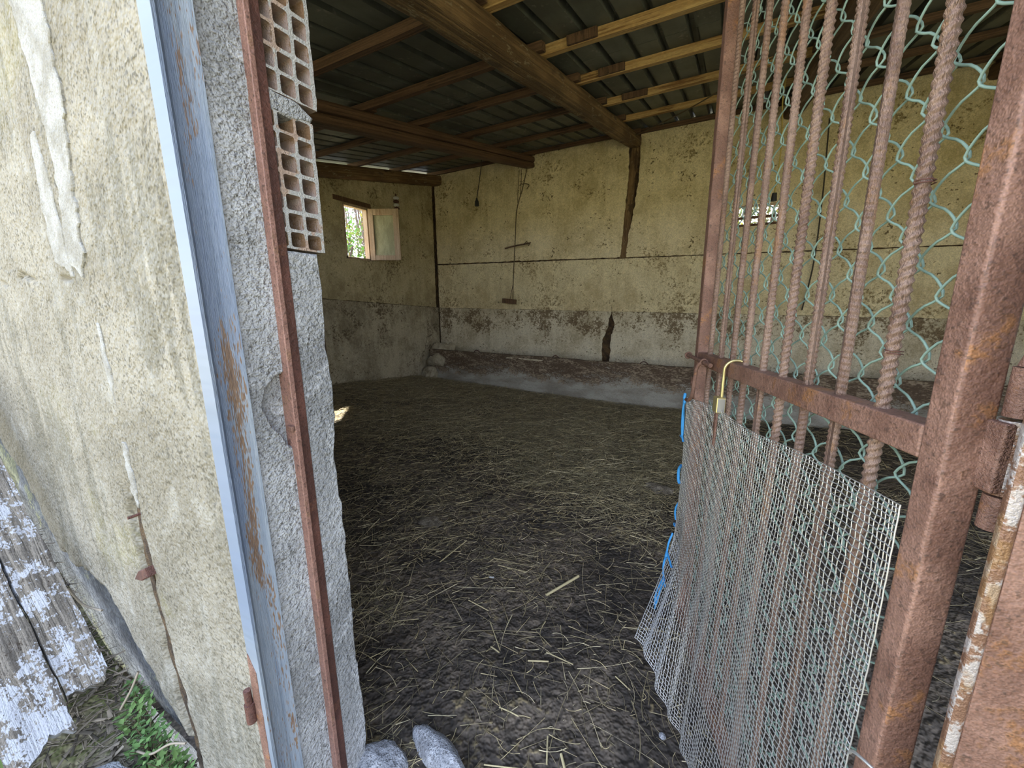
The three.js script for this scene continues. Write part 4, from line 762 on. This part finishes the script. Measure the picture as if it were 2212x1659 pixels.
// ---------------------------------------------------------------- weeds at the wall foot
{
  const leaf = new THREE.BufferGeometry(); leaf.setAttribute('position', new THREE.Float32BufferAttribute([0, 0, 0, 0.35, 0.12, 0.3, 1, 0.05, 0, 0.35, 0.12, -0.3, 0.45, 0.02, 0], 3)); leaf.setIndex([0, 1, 4, 1, 2, 4, 0, 4, 3, 4, 2, 3]); leaf.computeVertexNormals(); leaf.setAttribute('uv', new THREE.Float32BufferAttribute(new Float32Array(10), 2));
  const greens = [[0.10, 0.2, 0.045], [0.14, 0.24, 0.06], [0.2, 0.28, 0.07]].map((c) => new THREE.MeshPhysicalMaterial({ color: new THREE.Color().setRGB(...c), roughness: 0.8, transmission: 0.25, thickness: 0, side: THREE.DoubleSide }));
  const plant = (x, z, r, h, n, size, k, label, group, y = groundY(x, z)) => {
    const t = thing('weed', label, 'weed', [x, y - 0.005, z], group), gs = [], ss = [];
    for (let i = 0; i < n; i++) {
      const a = rnd() * 6.28, q = Math.sqrt(rnd()) * r, yy = h * rnd(), s = size * rr(0.6, 1.2), g = leaf.clone().scale(s, s, s).rotateX(rr(-0.6, 0.6)).rotateZ(rr(-0.3, 0.8)).rotateY(rnd() * 6.28).translate(q * Math.cos(a), yy, q * Math.sin(a)); gs.push(g);
      if (i % 6 === 0) ss.push(wire([V(0, 0, 0), V(q * 0.4 * Math.cos(a), yy * 0.7, q * 0.4 * Math.sin(a)), V(q * Math.cos(a), yy, q * Math.sin(a))], 0.0012));
    }
    mesh('leaves', mergeGeometries(gs), greens[k], t); mesh('stems', mergeGeometries(ss), M.rope, t);
  };
  const L = 'small leafy green weed growing at the foot of the rendered wall', G = 'weeds at the wall foot';
  for (const [x, z, r, h, n, k] of [[-1.5, -0.33, 0.05, 0.14, 130, 0], [-1.39, -0.325, 0.05, 0.12, 130, 1], [-1.29, -0.32, 0.045, 0.1, 110, 0], [-1.6, -0.34, 0.04, 0.14, 90, 1], [-1.3, -0.22, 0.05, 0.09, 110, 0], [-1.2, -0.31, 0.045, 0.07, 90, 1], [-1.19, -0.21, 0.045, 0.07, 80, 0], [-1.43, -0.06, 0.06, 0.08, 110, 1], [-1.3, -0.1, 0.06, 0.08, 110, 0], [-1.67, -0.36, 0.03, 0.12, 60, 0]]) plant(x, z, r, h, n * 1.4, 0.023, k, L, G);
  plant(-1.68, -0.02, 0.07, 0.14, 50, 0.05, 2, 'tuft of bright green grass beside the painted boards', null);
  const rt = (pts, lab) => tag(mesh('root', tube(pts, 0.0035, 20, 5), M.rootm ??= plain(0.3, 0.25, 0.18, 0.9)), lab, 'root', 'dry roots at the wall foot');
  rt([[-1.98, 0.4, -0.33], [-1.9, 0.36, -0.34], [-1.8, 0.36, -0.36]], 'dry pale root sticking out under the render edge'); rt([[-1.5, 0.02, -0.3], [-1.42, 0.05, -0.31], [-1.36, 0.09, -0.34], [-1.31, 0.1, -0.36]], 'pale root curving over the weeds to the wall'); rt([[-1.62, 0.1, -0.31], [-1.6, 0.16, -0.34], [-1.58, 0.22, -0.36]], 'short upright dry root below the render edge');
  const nail = mesh('iron_spike', planar(slab([[-1.41, 0.625], [-1.375, 0.66], [-1.325, 0.685], [-1.318, 0.665], [-1.36, 0.64]], 0.022, { amp: 0.002, step: 0.01, s: 3, bevel: 0.002 }).translate(0, 0, ZO - 0.005), 0.2), M.rustDark); tag(nail, 'rusty flat iron spike sticking out of the wall seam', 'spike');
  const nl = mesh('nail', planar(cyl(0.004, 0.03, 8).rotateX(Math.PI / 2).translate(-1.345, 0.835, ZO + 0.008), 0.2), M.rustDark); tag(nl, 'short rusty nail at the top of the wall seam', 'nail');
}
{ // dry twigs and leaf litter over the bank
  const g = new THREE.CylinderGeometry(0.5, 0.35, 1, 4).rotateZ(Math.PI / 2), lm = new THREE.MeshStandardMaterial({ color: 0xffffff, roughness: 0.9 }), N = 2600, o = new THREE.Object3D(), col = new THREE.Color();
  const t = thing('leaf_litter', 'dry twigs and leaf litter on the ground at the wall foot', 'litter', [0, 0, 0], null, 'stuff'), im = new THREE.InstancedMesh(g, lm, N); im.name = 'twigs'; im.userData.kind = 'stuff'; im.castShadow = im.receiveShadow = true;
  for (let i = 0; i < N; i++) { const x = rr(-2.6, -0.9), z = -0.37 + 0.55 * rnd() * rnd(), L = rr(0.02, 0.09), w = rr(0.0015, 0.005); o.position.set(x, groundY(x, z) + 0.004 + 0.01 * rnd(), z); o.rotation.set(rr(-0.2, 0.2), rnd() * 6.28, rr(-0.3, 0.3)); o.scale.set(L, w * 0.5, w * (rnd() < 0.3 ? 3 : 1)); o.updateMatrix(); im.setMatrixAt(i, o.matrix); const b = rr(0.05, 0.32); col.setRGB(b, b * 0.84, b * 0.62); im.setColorAt(i, col); }
  t.add(im);
}
// ---------------------------------------------------------------- shrubs outside the windows
{
  const leaf = new THREE.PlaneGeometry(1, 0.5, 2, 1), lp = leaf.attributes.position; for (let i = 0; i < lp.count; i++) { if (Math.abs(lp.getX(i)) > 0.4) lp.setY(i, lp.getY(i) * 0.15); lp.setZ(i, 0.15 * (0.25 - lp.getX(i) ** 2)); } leaf.computeVertexNormals();
  const lm = new THREE.MeshPhysicalMaterial({ color: 0xffffff, roughness: 0.8, transmission: 0.4, thickness: 0, side: THREE.DoubleSide });
  const stem = plain(0.12, 0.09, 0.08, 0.9), o = new THREE.Object3D(), col = new THREE.Color();
  const shrub = (x, z, h, w, n, tint, label) => {
    const t = thing('shrub', label, 'shrub', [x, 0, z], 'shrubs outside the windows');
    for (let k = 0; k < 9; k++) { const a = rnd() * 6.28, d = rr(0.3, 1) * w, H = h * rr(0.75, 1); mesh('stem', wire([0, 0.3, 0.6, 0.8, 1].map((q) => V(Math.cos(a) * d * q + 0.06 * Math.sin(k + q * 6), H * q, Math.sin(a) * d * q + 0.06 * Math.cos(k * 2 + q * 7))), 0.018, 5), stem, t); }
    const im = new THREE.InstancedMesh(leaf, lm, n); im.name = 'foliage'; im.userData.kind = 'stuff'; im.castShadow = im.receiveShadow = true;
    for (let i = 0; i < n; i++) { const q = Math.pow(rnd(), 0.7), a = rnd() * 6.28, d = Math.sqrt(rnd()) * w * (0.4 + 0.6 * q); o.position.set(Math.cos(a) * d, h * (0.15 + 0.85 * q), Math.sin(a) * d); o.rotation.set(rnd() * 6, rnd() * 6, rnd() * 6); o.scale.setScalar(rr(0.06, 0.13)); o.updateMatrix(); im.setMatrixAt(i, o.matrix); col.setRGB(tint[0] * rr(0.6, 1.3), tint[1] * rr(0.7, 1.2), tint[2] * rr(0.6, 1.3)); im.setColorAt(i, col); }
    t.add(im);
  };
  const y = [0.16, 0.16, 0.035], g = [0.09, 0.14, 0.03], b = [0.14, 0.11, 0.075];
  [[-6.9, -5.5, 3.0, 0.7, 1800, g], [-9.6, -9.0, 6.2, 1.2, 1500, b], [-7.0, -7.2, 3.8, 0.75, 1800, y], [-11.2, -7.6, 6.2, 1.3, 1800, b], [-8.7, -6.4, 4.4, 0.9, 2000, y], [-12.5, -10.8, 6.8, 1.5, 1500, g]].forEach((a) => shrub(...a, a[5] === b ? 'tall shrub with bare brownish twigs outside the side window' : 'yellow green leafy shrub outside the side window'));
  shrub(0.55, -8.6, 4.2, 1.1, 5000, y, 'sunlit leafy shrub outside the barred back window');
}
renderer.render(scene, camera);
